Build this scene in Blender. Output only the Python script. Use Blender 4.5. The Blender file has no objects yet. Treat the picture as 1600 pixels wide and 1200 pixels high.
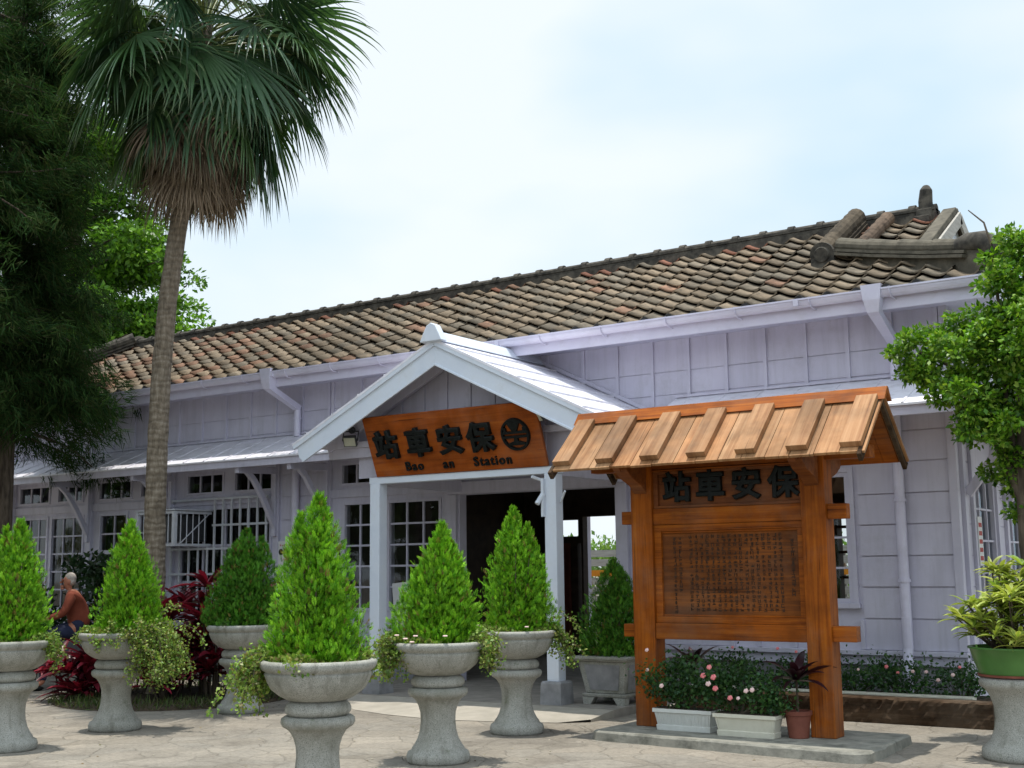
import bpy, math, random
import numpy as np
from mathutils import Vector, Matrix
PI = math.pi
rad = math.radians
scene = bpy.context.scene
COL = scene.collection

# ------------------------------------------------------------------ camera, sky, sun
EYE = Vector((0, 0, 1.55))
YAW, PITCH, ROLL = rad(-34.1), rad(8.5), rad(-0.68)
fwd = Vector((math.sin(YAW)*math.cos(PITCH), math.cos(YAW)*math.cos(PITCH), math.sin(PITCH)))
rt0 = Vector((math.cos(YAW), -math.sin(YAW), 0)); up0 = rt0.cross(fwd)
rt = rt0*math.cos(ROLL) + up0*math.sin(ROLL); upv = up0*math.cos(ROLL) - rt0*math.sin(ROLL)
cam = bpy.data.cameras.new('camera'); cam_o = bpy.data.objects.new('camera', cam); COL.objects.link(cam_o)
cam.sensor_width = 36; cam.lens = 36*1930/1600; cam.clip_end = 2000; cam.clip_start = .05
cam_o.matrix_world = Matrix(((rt.x, upv.x, -fwd.x, EYE.x), (rt.y, upv.y, -fwd.y, EYE.y), (rt.z, upv.z, -fwd.z, EYE.z), (0, 0, 0, 1)))
scene.camera = cam_o
scene.view_settings.view_transform = 'Standard'; scene.view_settings.look = 'None'
scene.view_settings.exposure = 0.14; scene.view_settings.gamma = 1.0
scene.render.resolution_x, scene.render.resolution_y = 1024, 768

SUN = Vector((-.05, -.015, 1)).normalized()
sun = bpy.data.lights.new('sun', 'SUN'); sun.energy = 3.9; sun.angle = rad(.5); sun.color = (1, .95, .86)
sun_o = bpy.data.objects.new('sun', sun); COL.objects.link(sun_o)
sun_o.rotation_euler = SUN.to_track_quat('Z', 'Y').to_euler()

world = bpy.data.worlds.new('World'); scene.world = world; world.use_nodes = True
wn, wl = world.node_tree.nodes, world.node_tree.links
bg = wn['Background']; bg.inputs['Strength'].default_value = .1
sky = wn.new('ShaderNodeTexSky'); sky.sky_type = 'NISHITA'; sky.sun_disc = False
sky.sun_elevation = math.asin(SUN.z); sky.sun_rotation = math.atan2(SUN.x, SUN.y)
sky.air_density = 1.0; sky.dust_density = 1.5; sky.ozone_density = 1.0
tc = wn.new('ShaderNodeTexCoord')
mp = wn.new('ShaderNodeMapping'); mp.inputs['Scale'].default_value = (1.0, 1.0, 2.2); mp.inputs['Location'].default_value = (.9, .23, .07)
nz = wn.new('ShaderNodeTexNoise'); nz.inputs['Scale'].default_value = 2.1; nz.inputs['Detail'].default_value = 4; nz.inputs['Roughness'].default_value = .45
rp = wn.new('ShaderNodeValToRGB')
rp.color_ramp.elements[0].position = .36; rp.color_ramp.elements[0].color = (6.5, 8.5, 10.0, 1)
rp.color_ramp.elements[1].position = .56; rp.color_ramp.elements[1].color = (9.3, 10.0, 10.6, 1)
mx = wn.new('ShaderNodeMix'); mx.data_type = 'RGBA'
mx.inputs[0].default_value = .86      # thin white cloud over the blue
wl.new(tc.outputs['Generated'], mp.inputs['Vector']); wl.new(mp.outputs['Vector'], nz.inputs['Vector'])
wl.new(nz.outputs['Fac'], rp.inputs['Fac']); wl.new(rp.outputs['Color'], mx.inputs[7])
wl.new(sky.outputs['Color'], mx.inputs[6])
# extra sky light added behind the viewer for the shaded facade; haze round sun
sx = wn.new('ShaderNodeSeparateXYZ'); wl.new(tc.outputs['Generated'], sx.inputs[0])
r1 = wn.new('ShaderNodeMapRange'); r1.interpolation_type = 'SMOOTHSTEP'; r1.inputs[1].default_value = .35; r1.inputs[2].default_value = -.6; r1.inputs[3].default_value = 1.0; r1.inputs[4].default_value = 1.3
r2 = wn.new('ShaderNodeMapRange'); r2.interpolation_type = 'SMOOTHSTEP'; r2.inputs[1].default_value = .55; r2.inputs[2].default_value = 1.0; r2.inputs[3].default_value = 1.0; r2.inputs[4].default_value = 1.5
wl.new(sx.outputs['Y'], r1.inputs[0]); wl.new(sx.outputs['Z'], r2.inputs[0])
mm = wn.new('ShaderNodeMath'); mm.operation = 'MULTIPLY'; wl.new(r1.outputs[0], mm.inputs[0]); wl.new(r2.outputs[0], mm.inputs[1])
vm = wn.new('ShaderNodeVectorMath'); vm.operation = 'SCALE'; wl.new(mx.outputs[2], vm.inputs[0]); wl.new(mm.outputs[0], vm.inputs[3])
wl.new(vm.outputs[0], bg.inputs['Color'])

# ------------------------------------------------------------------ materials
def newmat(name):
    m = bpy.data.materials.new(name); m.use_nodes = True
    nt = m.node_tree
    return m, nt.nodes, nt.links, nt.nodes['Principled BSDF']

def coords(n, l, scale=(1, 1, 1)):
    t = n.new('ShaderNodeTexCoord'); p = n.new('ShaderNodeMapping'); p.inputs['Scale'].default_value = scale
    l.new(t.outputs['Object'], p.inputs['Vector'])
    return p.outputs['Vector']

def noise(n, l, vec, scale, detail=4, rough=.55, dist=0):
    z = n.new('ShaderNodeTexNoise'); z.inputs['Scale'].default_value = scale; z.inputs['Detail'].default_value = detail
    z.inputs['Roughness'].default_value = rough; z.inputs['Distortion'].default_value = dist
    l.new(vec, z.inputs['Vector']); return z.outputs['Fac']

def ramp(n, l, fac, stops):
    r = n.new('ShaderNodeValToRGB'); e = r.color_ramp.elements
    while len(e) < len(stops): e.new(.5)
    for k, (p, c) in enumerate(stops):
        e[k].position = p; e[k].color = (*c, 1) if len(c) == 3 else c
    l.new(fac, r.inputs['Fac']); return r.outputs['Color']

def mixc(n, l, a, b, fac, mode='MIX'):
    m = n.new('ShaderNodeMix'); m.data_type = 'RGBA'; m.blend_type = mode
    for val, sock in ((fac, m.inputs[0]), (a, m.inputs[6]), (b, m.inputs[7])):
        if hasattr(val, 'is_linked'): l.new(val, sock)
        elif isinstance(val, (int, float)): sock.default_value = val
        else: sock.default_value = (*val, 1)
    return m.outputs[2]

def bump(n, l, bs, height, strength=.3, dist=.01):
    b = n.new('ShaderNodeBump'); b.inputs['Strength'].default_value = strength; b.inputs['Distance'].default_value = dist
    l.new(height, b.inputs['Height']); l.new(b.outputs['Normal'], bs.inputs['Normal'])

def mat_basic(name, c1, c2, scale=4, rough=.6, bscale=60, bstr=.15, vscale=(1, 1, 1), spec=.3, metal=0, lo=.35, hi=.65, dirt=None, dscale=1.3):
    m, n, l, b = newmat(name)
    v = coords(n, l, vscale)
    c = ramp(n, l, noise(n, l, v, scale), [(lo, c1), (hi, c2)])
    if dirt:
        d = ramp(n, l, noise(n, l, v, dscale, 8, .7), [(.5, (0, 0, 0)), (.72, (1, 1, 1))])
        f = n.new('ShaderNodeMath'); f.operation = 'MULTIPLY'; f.inputs[1].default_value = dirt[1]; l.new(d, f.inputs[0])
        c = mixc(n, l, c, dirt[0], f.outputs[0])
    l.new(c, b.inputs['Base Color']); b.inputs['Roughness'].default_value = rough
    b.inputs['Specular IOR Level'].default_value = spec; b.inputs['Metallic'].default_value = metal
    if bstr: bump(n, l, b, noise(n, l, v, bscale, 3), bstr, .004)
    return m

def mat_wood(name, c1, c2, c3, axis=2, rough=.5, spec=.35, sc=7):
    m, n, l, b = newmat(name)
    s = [sc*3.0]*3
    for q_ in (axis if isinstance(axis, tuple) else (axis,)): s[q_] = sc*.12
    v = coords(n, l, tuple(s))
    g = noise(n, l, v, 1.0, 6, .65, .6)
    c = ramp(n, l, g, [(.3, c1), (.5, c2), (.72, c3)])
    v2 = coords(n, l, (1, 1, 1))
    w = ramp(n, l, noise(n, l, v2, 2.3, 5, .6), [(.35, (.55, .5, .45)), (.6, (1.05, 1, 1))])
    c = mixc(n, l, c, w, .8, 'MULTIPLY')
    at = n.new('ShaderNodeAttribute'); at.attribute_name = 'tint'
    c = mixc(n, l, c, at.outputs['Color'], 1.0, 'MULTIPLY')
    s3 = [sc*9.0]*3
    for q_ in (axis if isinstance(axis, tuple) else (axis,)): s3[q_] = sc*.22
    ck = ramp(n, l, noise(n, l, coords(n, l, tuple(s3)), 1.0, 3, .5), [(.30, (.25, .22, .2)), (.37, (1, 1, 1))])
    c = mixc(n, l, c, ck, .75, 'MULTIPLY')
    ag = ramp(n, l, noise(n, l, v2, 1.1, 7, .7), [(.46, (0, 0, 0)), (.72, (.38, .38, .38))]); c = mixc(n, l, c, (.17, .135, .10), ag)
    l.new(c, b.inputs['Base Color']); b.inputs['Roughness'].default_value = rough+.1; b.inputs['Specular IOR Level'].default_value = spec
    bump(n, l, b, g, .35, .005)
    return m

def mat_leaf(name, rough=.45, trans=.3, spec=.35, tcol=(1.3, 1.35, .6), nvar=.35):
    m, n, l, b = newmat(name)
    at = n.new('ShaderNodeAttribute'); at.attribute_name = 'tint'
    v = coords(n, l)
    k = ramp(n, l, noise(n, l, v, 3.5, 3), [(.3, (1-nvar,)*3), (.7, (1+nvar,)*3)])
    c = mixc(n, l, at.outputs['Color'], k, 1.0, 'MULTIPLY')
    l.new(c, b.inputs['Base Color']); b.inputs['Roughness'].default_value = rough; b.inputs['Specular IOR Level'].default_value = spec
    t = n.new('ShaderNodeBsdfTranslucent'); l.new(mixc(n, l, c, tcol, 1.0, 'MULTIPLY'), t.inputs['Color'])
    ms = n.new('ShaderNodeMixShader'); ms.inputs[0].default_value = trans
    l.new(b.outputs[0], ms.inputs[1]); l.new(t.outputs[0], ms.inputs[2])
    l.new(ms.outputs[0], n['Material Output'].inputs['Surface'])
    return m

def mat_tint(name, rough=.8, spec=.2, scale=30, var=.3, bscale=60, bstr=.3, spot=None, sscale=6):
    m, n, l, b = newmat(name)
    at = n.new('ShaderNodeAttribute'); at.attribute_name = 'tint'
    v = coords(n, l)
    k = ramp(n, l, noise(n, l, v, scale, 5, .65), [(.3, (1-var,)*3), (.7, (1+var,)*3)])
    c = mixc(n, l, at.outputs['Color'], k, 1.0, 'MULTIPLY')
    big = ramp(n, l, noise(n, l, v, .45, 6, .7), [(.32, (.62, .62, .63)), (.5, (1, 1, 1)), (.68, (1.15, 1.1, 1.05))])
    c = mixc(n, l, c, big, .85, 'MULTIPLY')
    if spot:
        d = ramp(n, l, noise(n, l, v, sscale, 6, .7), [(.52, (0, 0, 0)), (.68, (spot[1],)*3)])
        c = mixc(n, l, c, spot[0], d)
    l.new(c, b.inputs['Base Color']); b.inputs['Roughness'].default_value = rough; b.inputs['Specular IOR Level'].default_value = spec
    bump(n, l, b, noise(n, l, v, bscale, 4), bstr, .006)
    return m

M = {}
def _paint(name, c1, c2, streak):
    m, n, l, b = newmat(name)
    v = coords(n, l); c = ramp(n, l, noise(n, l, v, 2.2), [(.35, c1), (.65, c2)])
    sv = coords(n, l, (5, 5, .45))
    d = ramp(n, l, noise(n, l, sv, 1.6, 7, .68), [(.48, (0, 0, 0)), (.72, (.55, .55, .55))])
    c = mixc(n, l, c, streak, d)
    d = ramp(n, l, noise(n, l, coords(n, l), 1.1, 8, .75), [(.54, (0, 0, 0)), (.70, (.45, .45, .45))])
    c = mixc(n, l, c, (.33, .32, .36), d)
    d = ramp(n, l, noise(n, l, coords(n, l), 14, 6, .75), [(.66, (0, 0, 0)), (.74, (.5, .5, .5))])
    c = mixc(n, l, c, (.30, .28, .27), d)
    l.new(c, b.inputs['Base Color']); b.inputs['Roughness'].default_value = .55; b.inputs['Specular IOR Level'].default_value = .3
    bump(n, l, b, noise(n, l, coords(n, l, (1, 1, 4)), 26, 5, .6), .22, .004)
    return m
M['lav'] = _paint('lavender_paint', (.53, .515, .62), (.595, .58, .685), (.40, .39, .45))
M['white'] = mat_basic('white_paint', (.62, .67, .76), (.69, .74, .82), 3, .5, 80, .06, dirt=((.45, .45, .47), .35), dscale=3)
M['gutter'] = mat_basic('gutter_paint', (.60, .58, .71), (.66, .64, .77), 3, .35, 80, .03, spec=.5, dirt=((.42, .40, .46), .35), dscale=4)
M['canopy'] = mat_basic('canopy_paint', (.74, .73, .80), (.82, .81, .87), 3, .4, 60, .05, spec=.45, dirt=((.30, .28, .27), .5), dscale=3.5, vscale=(1, 2, 2))
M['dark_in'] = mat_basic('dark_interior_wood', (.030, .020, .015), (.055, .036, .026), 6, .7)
M['floor'] = mat_basic('concrete_floor', (.22, .20, .175), (.30, .275, .24), 5, .85, 120, .3, dirt=((.12, .11, .10), .5), dscale=2)
M['apron'] = mat_basic('apron_concrete', (.32, .295, .25), (.40, .365, .31), 4, .9, 120, .3, dirt=((.30, .27, .22), .5), dscale=3)
M['found'] = mat_basic('foundation_concrete', (.20, .20, .21), (.30, .30, .31), 5, .9, 80, .3, dirt=((.10, .11, .10), .6), dscale=3)
M['plinth'] = mat_basic('mossy_concrete', (.19, .185, .16), (.29, .28, .24), 6, .95, 40, .9, dirt=((.07, .072, .058), .85), dscale=5)
M['ridge'] = mat_basic('weathered_cement', (.035, .032, .028), (.11, .098, .08), 9, .95, 60, .6, dirt=((.02, .02, .017), .7), dscale=6)
M['ridge_light'] = mat_basic('ridge_cement', (.085, .076, .058), (.145, .128, .098), 7, .95, 60, .6, dirt=((.04, .037, .03), .8), dscale=6)
M['eavedark'] = mat_basic('dark_end_tile', (.02, .021, .022), (.045, .046, .046), 9, .8)
M['tile'] = mat_tint('roof_tile', .85, .2, 14, .35, 60, .5, ((.05, .046, .038), .8), 7)
M['kpost'] = mat_wood('orange_varnished_post', (.17, .040, .003), (.29, .075, .005), (.40, .12, .009), 2, .5, .15, 7)
M['krail'] = mat_wood('orange_varnished_rail', (.17, .040, .003), (.29, .075, .005), (.42, .13, .010), 0, .5, .15, 7)
M['kroof'] = mat_wood('weathered_roof_board', (.25, .115, .045), (.39, .215, .10), (.48, .29, .15), (1, 2), .6, .25, 6)
M['kdark'] = mat_wood('dark_orange_board', (.12, .030, .006), (.19, .055, .010), (.26, .085, .016), 0, .55, .3, 7)  # darker orange-brown wood for corbels, name panel and rafters
M['inscr'] = mat_wood('inscription_board', (.095, .030, .010), (.15, .050, .013), (.31, .095, .014), 0, .6, .15, 4)
M['sign'] = mat_wood('sign_board', (.24, .052, .006), (.34, .078, .008), (.44, .12, .014), 0, .5, .18, 5)
M['black'] = mat_basic('black_lacquer', (.004, .0055, .0055), (.009, .012, .012), 20, .45, 60, .1, spec=.18)
M['ink'] = mat_basic('faded_ink', (.035, .018, .010), (.055, .028, .014), 12, .8)
M['granite'] = None
M['soil'] = mat_basic('soil', (.03, .022, .014), (.07, .05, .032), 20, 1, 40, .9)
M['trunk'] = None
M['bark'] = mat_basic('bark', (.05, .038, .028), (.12, .095, .07), 8, .95, 20, .9, vscale=(3, 3, .6))
M['leaf'] = mat_leaf('leaf')
M['conifer'] = mat_leaf('conifer_leaf', .55, .13, .2, (1.3, 1.3, .5), .25)
M['palm'] = mat_leaf('palm_leaf', .38, .22, .5, (1.2, 1.3, .6), .2)
M['dead'] = mat_leaf('dead_palm_leaf', .8, .12, .1, (1.2, 1, .7), .25)
M['red'] = mat_leaf('red_leaf', .35, .3, .5, (1.6, .7, .8), .3)
M['metal_w'] = mat_basic('white_enamel', (.48, .50, .55), (.56, .58, .63), 4, .45, 50, .04, dirt=((.35, .25, .16), .35), dscale=6)
M['metal_d'] = mat_basic('dark_metal', (.03, .032, .036), (.055, .058, .064), 10, .45, 60, .1, spec=.5)
M['plastic_w'] = mat_basic('white_plastic', (.60, .61, .58), (.68, .69, .66), 5, .45, 30, .04, dirt=((.35, .34, .28), .4), dscale=5)
M['cream'] = mat_basic('cream_plastic', (.58, .56, .46), (.66, .64, .54), 5, .45, 30, .04, dirt=((.32, .29, .2), .4), dscale=5)
M['terra'] = mat_basic('terracotta', (.16, .05, .033), (.22, .075, .05), 6, .7, 60, .15)
M['green_pl'] = mat_basic('green_plastic', (.05, .145, .028), (.07, .19, .038), 4, .35, 40, .03, spec=.5)
M['timber'] = mat_wood('dark_old_timber', (.02, .012, .007), (.055, .034, .02), (.11, .072, .043), 0, .9, .15, 6)
M['paper'] = mat_basic('paper', (.66, .66, .66), (.74, .74, .73), 5, .8, 60, 0)
M['redpaint'] = mat_basic('red_print', (.40, .03, .025), (.5, .045, .035), 9, .7, 60, 0)
M['blueprint'] = mat_basic('blue_print', (.10, .17, .32), (.14, .22, .38), 9, .7, 60, 0)
M['curtain'] = mat_basic('brown_curtain', (.10, .07, .035), (.20, .14, .07), 3, .9, 30, .3, vscale=(7, 7, .3))
M['pink'] = mat_basic('pink_petal', (.72, .16, .18), (.80, .30, .30), 30, .6, 60, 0)
M['palepink'] = mat_basic('pale_petal', (.75, .50, .48), (.80, .62, .58), 30, .6, 60, 0)
M['orangepaint'] = mat_basic('orange_paint', (.62, .22, .02), (.70, .28, .03), 6, .5)
M['greywood'] = mat_basic('grey_weathered_wood', (.34, .32, .29), (.46, .44, .40), 5, .85, 30, .3, vscale=(.6, .6, 6))
M['skin'] = mat_basic('skin', (.34, .13, .075), (.40, .165, .10), 9, .5, 80, .05)
M['hair'] = mat_basic('grey_hair', (.30, .26, .22), (.46, .41, .36), 40, .8, 120, .4)
M['shirt'] = mat_basic('rust_shirt', (.15, .032, .016), (.20, .048, .024), 7, .85, 60, .3)
M['trousers'] = mat_basic('navy_trousers', (.012, .016, .04), (.022, .028, .062), 7, .85, 60, .3)
M['lamp_gl'] = mat_basic('lamp_glass', (.45, .45, .36), (.55, .55, .45), 6, .15, 30, 0, spec=.6)
M['grass'] = M['leaf']
M['needle'] = mat_leaf('needle', .95, .25, .03, (1.1, 1.3, .7), .3)

def _granite():
    m, n, l, b = newmat('granite')
    t = n.new('ShaderNodeTexCoord'); oi = n.new('ShaderNodeObjectInfo'); ad = n.new('ShaderNodeVectorMath'); ad.operation = 'ADD'
    sc_ = n.new('ShaderNodeVectorMath'); sc_.operation = 'SCALE'; sc_.inputs[0].default_value = (7, 11, 5); l.new(oi.outputs['Random'], sc_.inputs[3])
    l.new(t.outputs['Object'], ad.inputs[0]); l.new(sc_.outputs[0], ad.inputs[1]); v = ad.outputs[0]
    c = ramp(n, l, noise(n, l, v, 130, 2, .5), [(.30, (.15, .15, .135)), (.42, (.31, .31, .28)), (.6, (.37, .365, .33)), (.75, (.45, .44, .40))])
    d = ramp(n, l, noise(n, l, v, 2.6, 8, .72), [(.46, (0, 0, 0)), (.72, (.75, .75, .75))])
    c = mixc(n, l, c, (.17, .17, .135), d)
    st = n.new('ShaderNodeMapping'); st.inputs['Scale'].default_value = (9, 9, .9); l.new(v, st.inputs['Vector'])
    d2 = ramp(n, l, noise(n, l, st.outputs[0], 1.4, 5, .6), [(.52, (0, 0, 0)), (.7, (.6, .6, .6))])
    c = mixc(n, l, c, (.15, .145, .12), d2)
    d3 = ramp(n, l, noise(n, l, v, 6, 8, .75), [(.60, (0, 0, 0)), (.70, (.7, .7, .7))]); c = mixc(n, l, c, (.11, .125, .07), d3)
    d4 = ramp(n, l, noise(n, l, v, 8.5, 8, .75), [(.64, (0, 0, 0)), (.72, (.6, .6, .6))]); c = mixc(n, l, c, (.52, .51, .46), d4)
    l.new(c, b.inputs['Base Color']); b.inputs['Roughness'].default_value = .8; b.inputs['Specular IOR Level'].default_value = .2
    bump(n, l, b, noise(n, l, v, 90, 4), .35, .004)
    return m
M['granite'] = _granite()

def _palmtrunk():
    m, n, l, b = newmat('palm_trunk')
    v = coords(n, l, (4, 4, 1))
    rings = n.new('ShaderNodeTexWave'); rings.bands_direction = 'Z'; rings.inputs['Scale'].default_value = 3.4; rings.inputs['Distortion'].default_value = 5
    rings.inputs['Detail'].default_value = 3; rings.inputs['Detail Scale'].default_value = 2.0
    l.new(coords(n, l, (1, 1, 1)), rings.inputs['Vector'])
    c = ramp(n, l, noise(n, l, v, 5, 6, .7), [(.3, (.085, .066, .046)), (.5, (.18, .145, .105)), (.7, (.29, .245, .19))])
    c = mixc(n, l, c, ramp(n, l, rings.outputs['Fac'], [(.1, (.72, .71, .70)), (.6, (1, 1, 1))]), .7, 'MULTIPLY')
    l.new(c, b.inputs['Base Color']); b.inputs['Roughness'].default_value = .95
    bump(n, l, b, rings.outputs['Fac'], .6, .015)
    return m
M['trunk'] = _palmtrunk()

def _glass():
    m, n, l, b = newmat('window_glass')
    n.remove(b)
    tr = n.new('ShaderNodeBsdfTransparent'); tr.inputs['Color'].default_value = (.78, .82, .82, 1)
    gl = n.new('ShaderNodeBsdfGlossy'); gl.inputs['Roughness'].default_value = .03; gl.inputs['Color'].default_value = (.9, .95, 1, 1)
    fr = n.new('ShaderNodeFresnel'); fr.inputs['IOR'].default_value = 1.5
    v = coords(n, l)
    bp = n.new('ShaderNodeBump'); bp.inputs['Strength'].default_value = .05; bp.inputs['Distance'].default_value = .02
    l.new(noise(n, l, v, 2.5, 2), bp.inputs['Height']); l.new(bp.outputs['Normal'], gl.inputs['Normal'])
    ms = n.new('ShaderNodeMixShader'); l.new(fr.outputs[0], ms.inputs[0]); l.new(tr.outputs[0], ms.inputs[1]); l.new(gl.outputs[0], ms.inputs[2])
    l.new(ms.outputs[0], n['Material Output'].inputs['Surface'])
    return m
M['glass'] = _glass()

def _ground():
    m, n, l, b = newmat('flagstone_ground')
    t = n.new('ShaderNodeTexCoord'); v = t.outputs['Object']
    ns = n.new('ShaderNodeTexNoise'); ns.inputs['Scale'].default_value = 1.6; ns.inputs['Detail'].default_value = 3; l.new(v, ns.inputs['Vector'])
    ad = n.new('ShaderNodeVectorMath'); ad.operation = 'MULTIPLY_ADD'; ad.inputs[1].default_value = (.35, .35, 0)
    l.new(ns.outputs['Color'], ad.inputs[0]); l.new(v, ad.inputs[2])
    def vor(feature, scale):
        q = n.new('ShaderNodeTexVoronoi'); q.feature = feature; q.inputs['Scale'].default_value = scale; l.new(ad.outputs[0], q.inputs['Vector']); return q
    edge = vor('DISTANCE_TO_EDGE', 2.3); cell = vor('F1', 2.3)
    joint = ramp(n, l, edge.outputs['Distance'], [(0, (0, 0, 0)), (.028, (1, 1, 1))])
    sep = n.new('ShaderNodeSeparateColor'); l.new(cell.outputs['Color'], sep.inputs[0])
    base = ramp(n, l, sep.outputs[0], [(0, (.225, .203, .172)), (.4, (.27, .242, .205)), (.75, (.245, .225, .195)), (1, (.295, .265, .225))])
    pat = ramp(n, l, noise(n, l, v, .8, 8, .7), [(.33, (.62, .61, .60)), (.5, (.95, .95, .94)), (.66, (1.12, 1.1, 1.07))])
    base = mixc(n, l, base, pat, 1, 'MULTIPLY')
    fine = ramp(n, l, noise(n, l, v, 26, 7, .78), [(.3, (.66, .65, .64)), (.5, (1, 1, 1)), (.72, (1.2, 1.2, 1.18))])
    base = mixc(n, l, base, fine, 1, 'MULTIPLY')
    jm = n.new('ShaderNodeMath'); jm.operation = 'MULTIPLY'
    inv = n.new('ShaderNodeInvert'); l.new(joint, inv.inputs['Color']); l.new(inv.outputs[0], jm.inputs[0])
    jn = ramp(n, l, noise(n, l, v, 1.3, 4), [(.38, (.06, .06, .06)), (.64, (.5, .5, .5))]); l.new(jn, jm.inputs[1])
    base = mixc(n, l, base, (.15, .135, .11), jm.outputs[0])
    l.new(base, b.inputs['Base Color']); b.inputs['Roughness'].default_value = .9; b.inputs['Specular IOR Level'].default_value = .2
    hb = n.new('ShaderNodeMath'); hb.operation = 'MULTIPLY_ADD'; hb.inputs[1].default_value = .8
    l.new(noise(n, l, v, 9, 6, .7), hb.inputs[0]); l.new(joint, hb.inputs[2])
    jb = n.new('ShaderNodeMath'); jb.operation = 'MULTIPLY'; jb.inputs[1].default_value = .45; l.new(joint, jb.inputs[0]); l.new(jb.outputs[0], hb.inputs[2])
    bump(n, l, b, hb.outputs[0], .85, .026)
    return m
M['ground'] = _ground()

# ------------------------------------------------------------------ mesh helpers
class MB:
    def __init__(s): s.v, s.f, s.t, s.n = [], [], [], 0
    def add(s, v, f, tint=(1, 1, 1)):
        v = np.asarray(v, float).reshape(-1, 3); s.v.append(v)
        k = s.n; s.f.extend([tuple(i+k for i in q) for q in f]); s.n += len(v)
        t = np.asarray(tint, float)
        s.t.append(np.broadcast_to(t, (len(v), 3)) if t.ndim == 1 else t)
        return s
    def box(s, x0, x1, y0, y1, z0, z1, tint=(1, 1, 1)):
        v = [(x, y, z) for z in (z0, z1) for y in (y0, y1) for x in (x0, x1)]
        return s.add(v, [(0, 2, 3, 1), (4, 5, 7, 6), (0, 1, 5, 4), (2, 6, 7, 3), (0, 4, 6, 2), (1, 3, 7, 5)], tint)
    def beam(s, p, q, w, h, up=(0, 0, 1), tint=(1, 1, 1)):
        p, q = Vector(p), Vector(q); d = (q-p).normalized(); u = Vector(up); sd = d.cross(u).normalized(); u = sd.cross(d)
        v = [c + sd*(a*w/2) + u*(b*h/2) for c in (p, q) for a, b in ((-1, -1), (1, -1), (1, 1), (-1, 1))]
        return s.add([tuple(x) for x in v], [(0, 1, 2, 3), (7, 6, 5, 4), (0, 4, 5, 1), (1, 5, 6, 2), (2, 6, 7, 3), (3, 7, 4, 0)], tint)
    def tube(s, pts, r, n=8, cap=True, tint=(1, 1, 1)):
        pts = [Vector(p) for p in pts]; k = len(pts)
        rs = r if isinstance(r, (list, tuple, np.ndarray)) else [r]*k
        vs, ref = [], None
        for i, p in enumerate(pts):
            d = (pts[min(i+1, k-1)]-pts[max(i-1, 0)]).normalized()
            if ref is None: ref = Vector((1, 0, 0)) if abs(d.x) < .8 else Vector((0, 1, 0))
            a = (ref - d*ref.dot(d)).normalized(); b = d.cross(a); ref = a
            vs += [tuple(p + (a*math.cos(2*PI*j/n)+b*math.sin(2*PI*j/n))*rs[i]) for j in range(n)]
        fs = [(i*n+j, i*n+(j+1) % n, (i+1)*n+(j+1) % n, (i+1)*n+j) for i in range(k-1) for j in range(n)]
        if cap: fs += [tuple(range(n-1, -1, -1)), tuple(range((k-1)*n, k*n))]
        return s.add(vs, fs, tint)
    def lathe(s, prof, n=40, c=(0, 0, 0), tint=(1, 1, 1)):
        vs = [(c[0]+r*math.cos(2*PI*j/n), c[1]+r*math.sin(2*PI*j/n), c[2]+z) for r, z in prof for j in range(n)]
        k = len(prof)
        fs = [(i*n+j, i*n+(j+1) % n, (i+1)*n+(j+1) % n, (i+1)*n+j) for i in range(k-1) for j in range(n)]
        fs += [tuple(range(n-1, -1, -1)), tuple(range((k-1)*n, k*n))]
        return s.add(vs, fs, tint)
    def prism(s, poly, d, tint=(1, 1, 1)):   # poly: 3-D points of a planar outline, d: extrusion vector
        k = len(poly); a = [Vector(p) for p in poly]; b = [p+Vector(d) for p in a]
        return s.add([tuple(x) for x in a+b], [tuple(range(k-1, -1, -1)), tuple(range(k, 2*k))] + [(i, (i+1) % k, k+(i+1) % k, k+i) for i in range(k)], tint)
    def ball(s, c, r, nu=10, nv=7, tint=(1, 1, 1)):
        r = Vector(r) if not isinstance(r, (int, float)) else Vector((r, r, r))
        vs = [(c[0], c[1], c[2]-r.z)]
        for i in range(1, nv):
            a = -PI/2+PI*i/nv
            vs += [(c[0]+r.x*math.cos(a)*math.cos(2*PI*j/nu), c[1]+r.y*math.cos(a)*math.sin(2*PI*j/nu), c[2]+r.z*math.sin(a)) for j in range(nu)]
        vs.append((c[0], c[1], c[2]+r.z))
        fs = [(0, 1+(j+1) % nu, 1+j) for j in range(nu)]
        fs += [(1+i*nu+j, 1+i*nu+(j+1) % nu, 1+(i+1)*nu+(j+1) % nu, 1+(i+1)*nu+j) for i in range(nv-2) for j in range(nu)]
        e = len(vs)-1; fs += [(e, 1+(nv-2)*nu+j, 1+(nv-2)*nu+(j+1) % nu) for j in range(nu)]
        return s.add(vs, fs, tint)
    def mesh(s, name):
        me = bpy.data.meshes.new(name); V = np.concatenate(s.v); T = np.concatenate(s.t)
        me.from_pydata(V.tolist(), [], s.f)
        at = me.color_attributes.new('tint', 'FLOAT_COLOR', 'POINT')
        c = np.ones((len(V), 4), np.float32); c[:, :3] = T; at.data.foreach_set('color', c.ravel())
        me.update(); return me
    def build(s, name, m, parent=None, smooth=False, bevel=0, label=None):
        me = s.mesh(name); me.materials.append(M[m] if isinstance(m, str) else m)
        if smooth: me.polygons.foreach_set('use_smooth', [True]*len(me.polygons))
        o = bpy.data.objects.new(name, me); COL.objects.link(o)
        if parent: o.parent = parent
        if bevel:
            b = o.modifiers.new('bevel', 'BEVEL'); b.width = bevel; b.segments = 2; b.limit_method = 'ANGLE'
        if label: o['label'] = label
        return o

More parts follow.
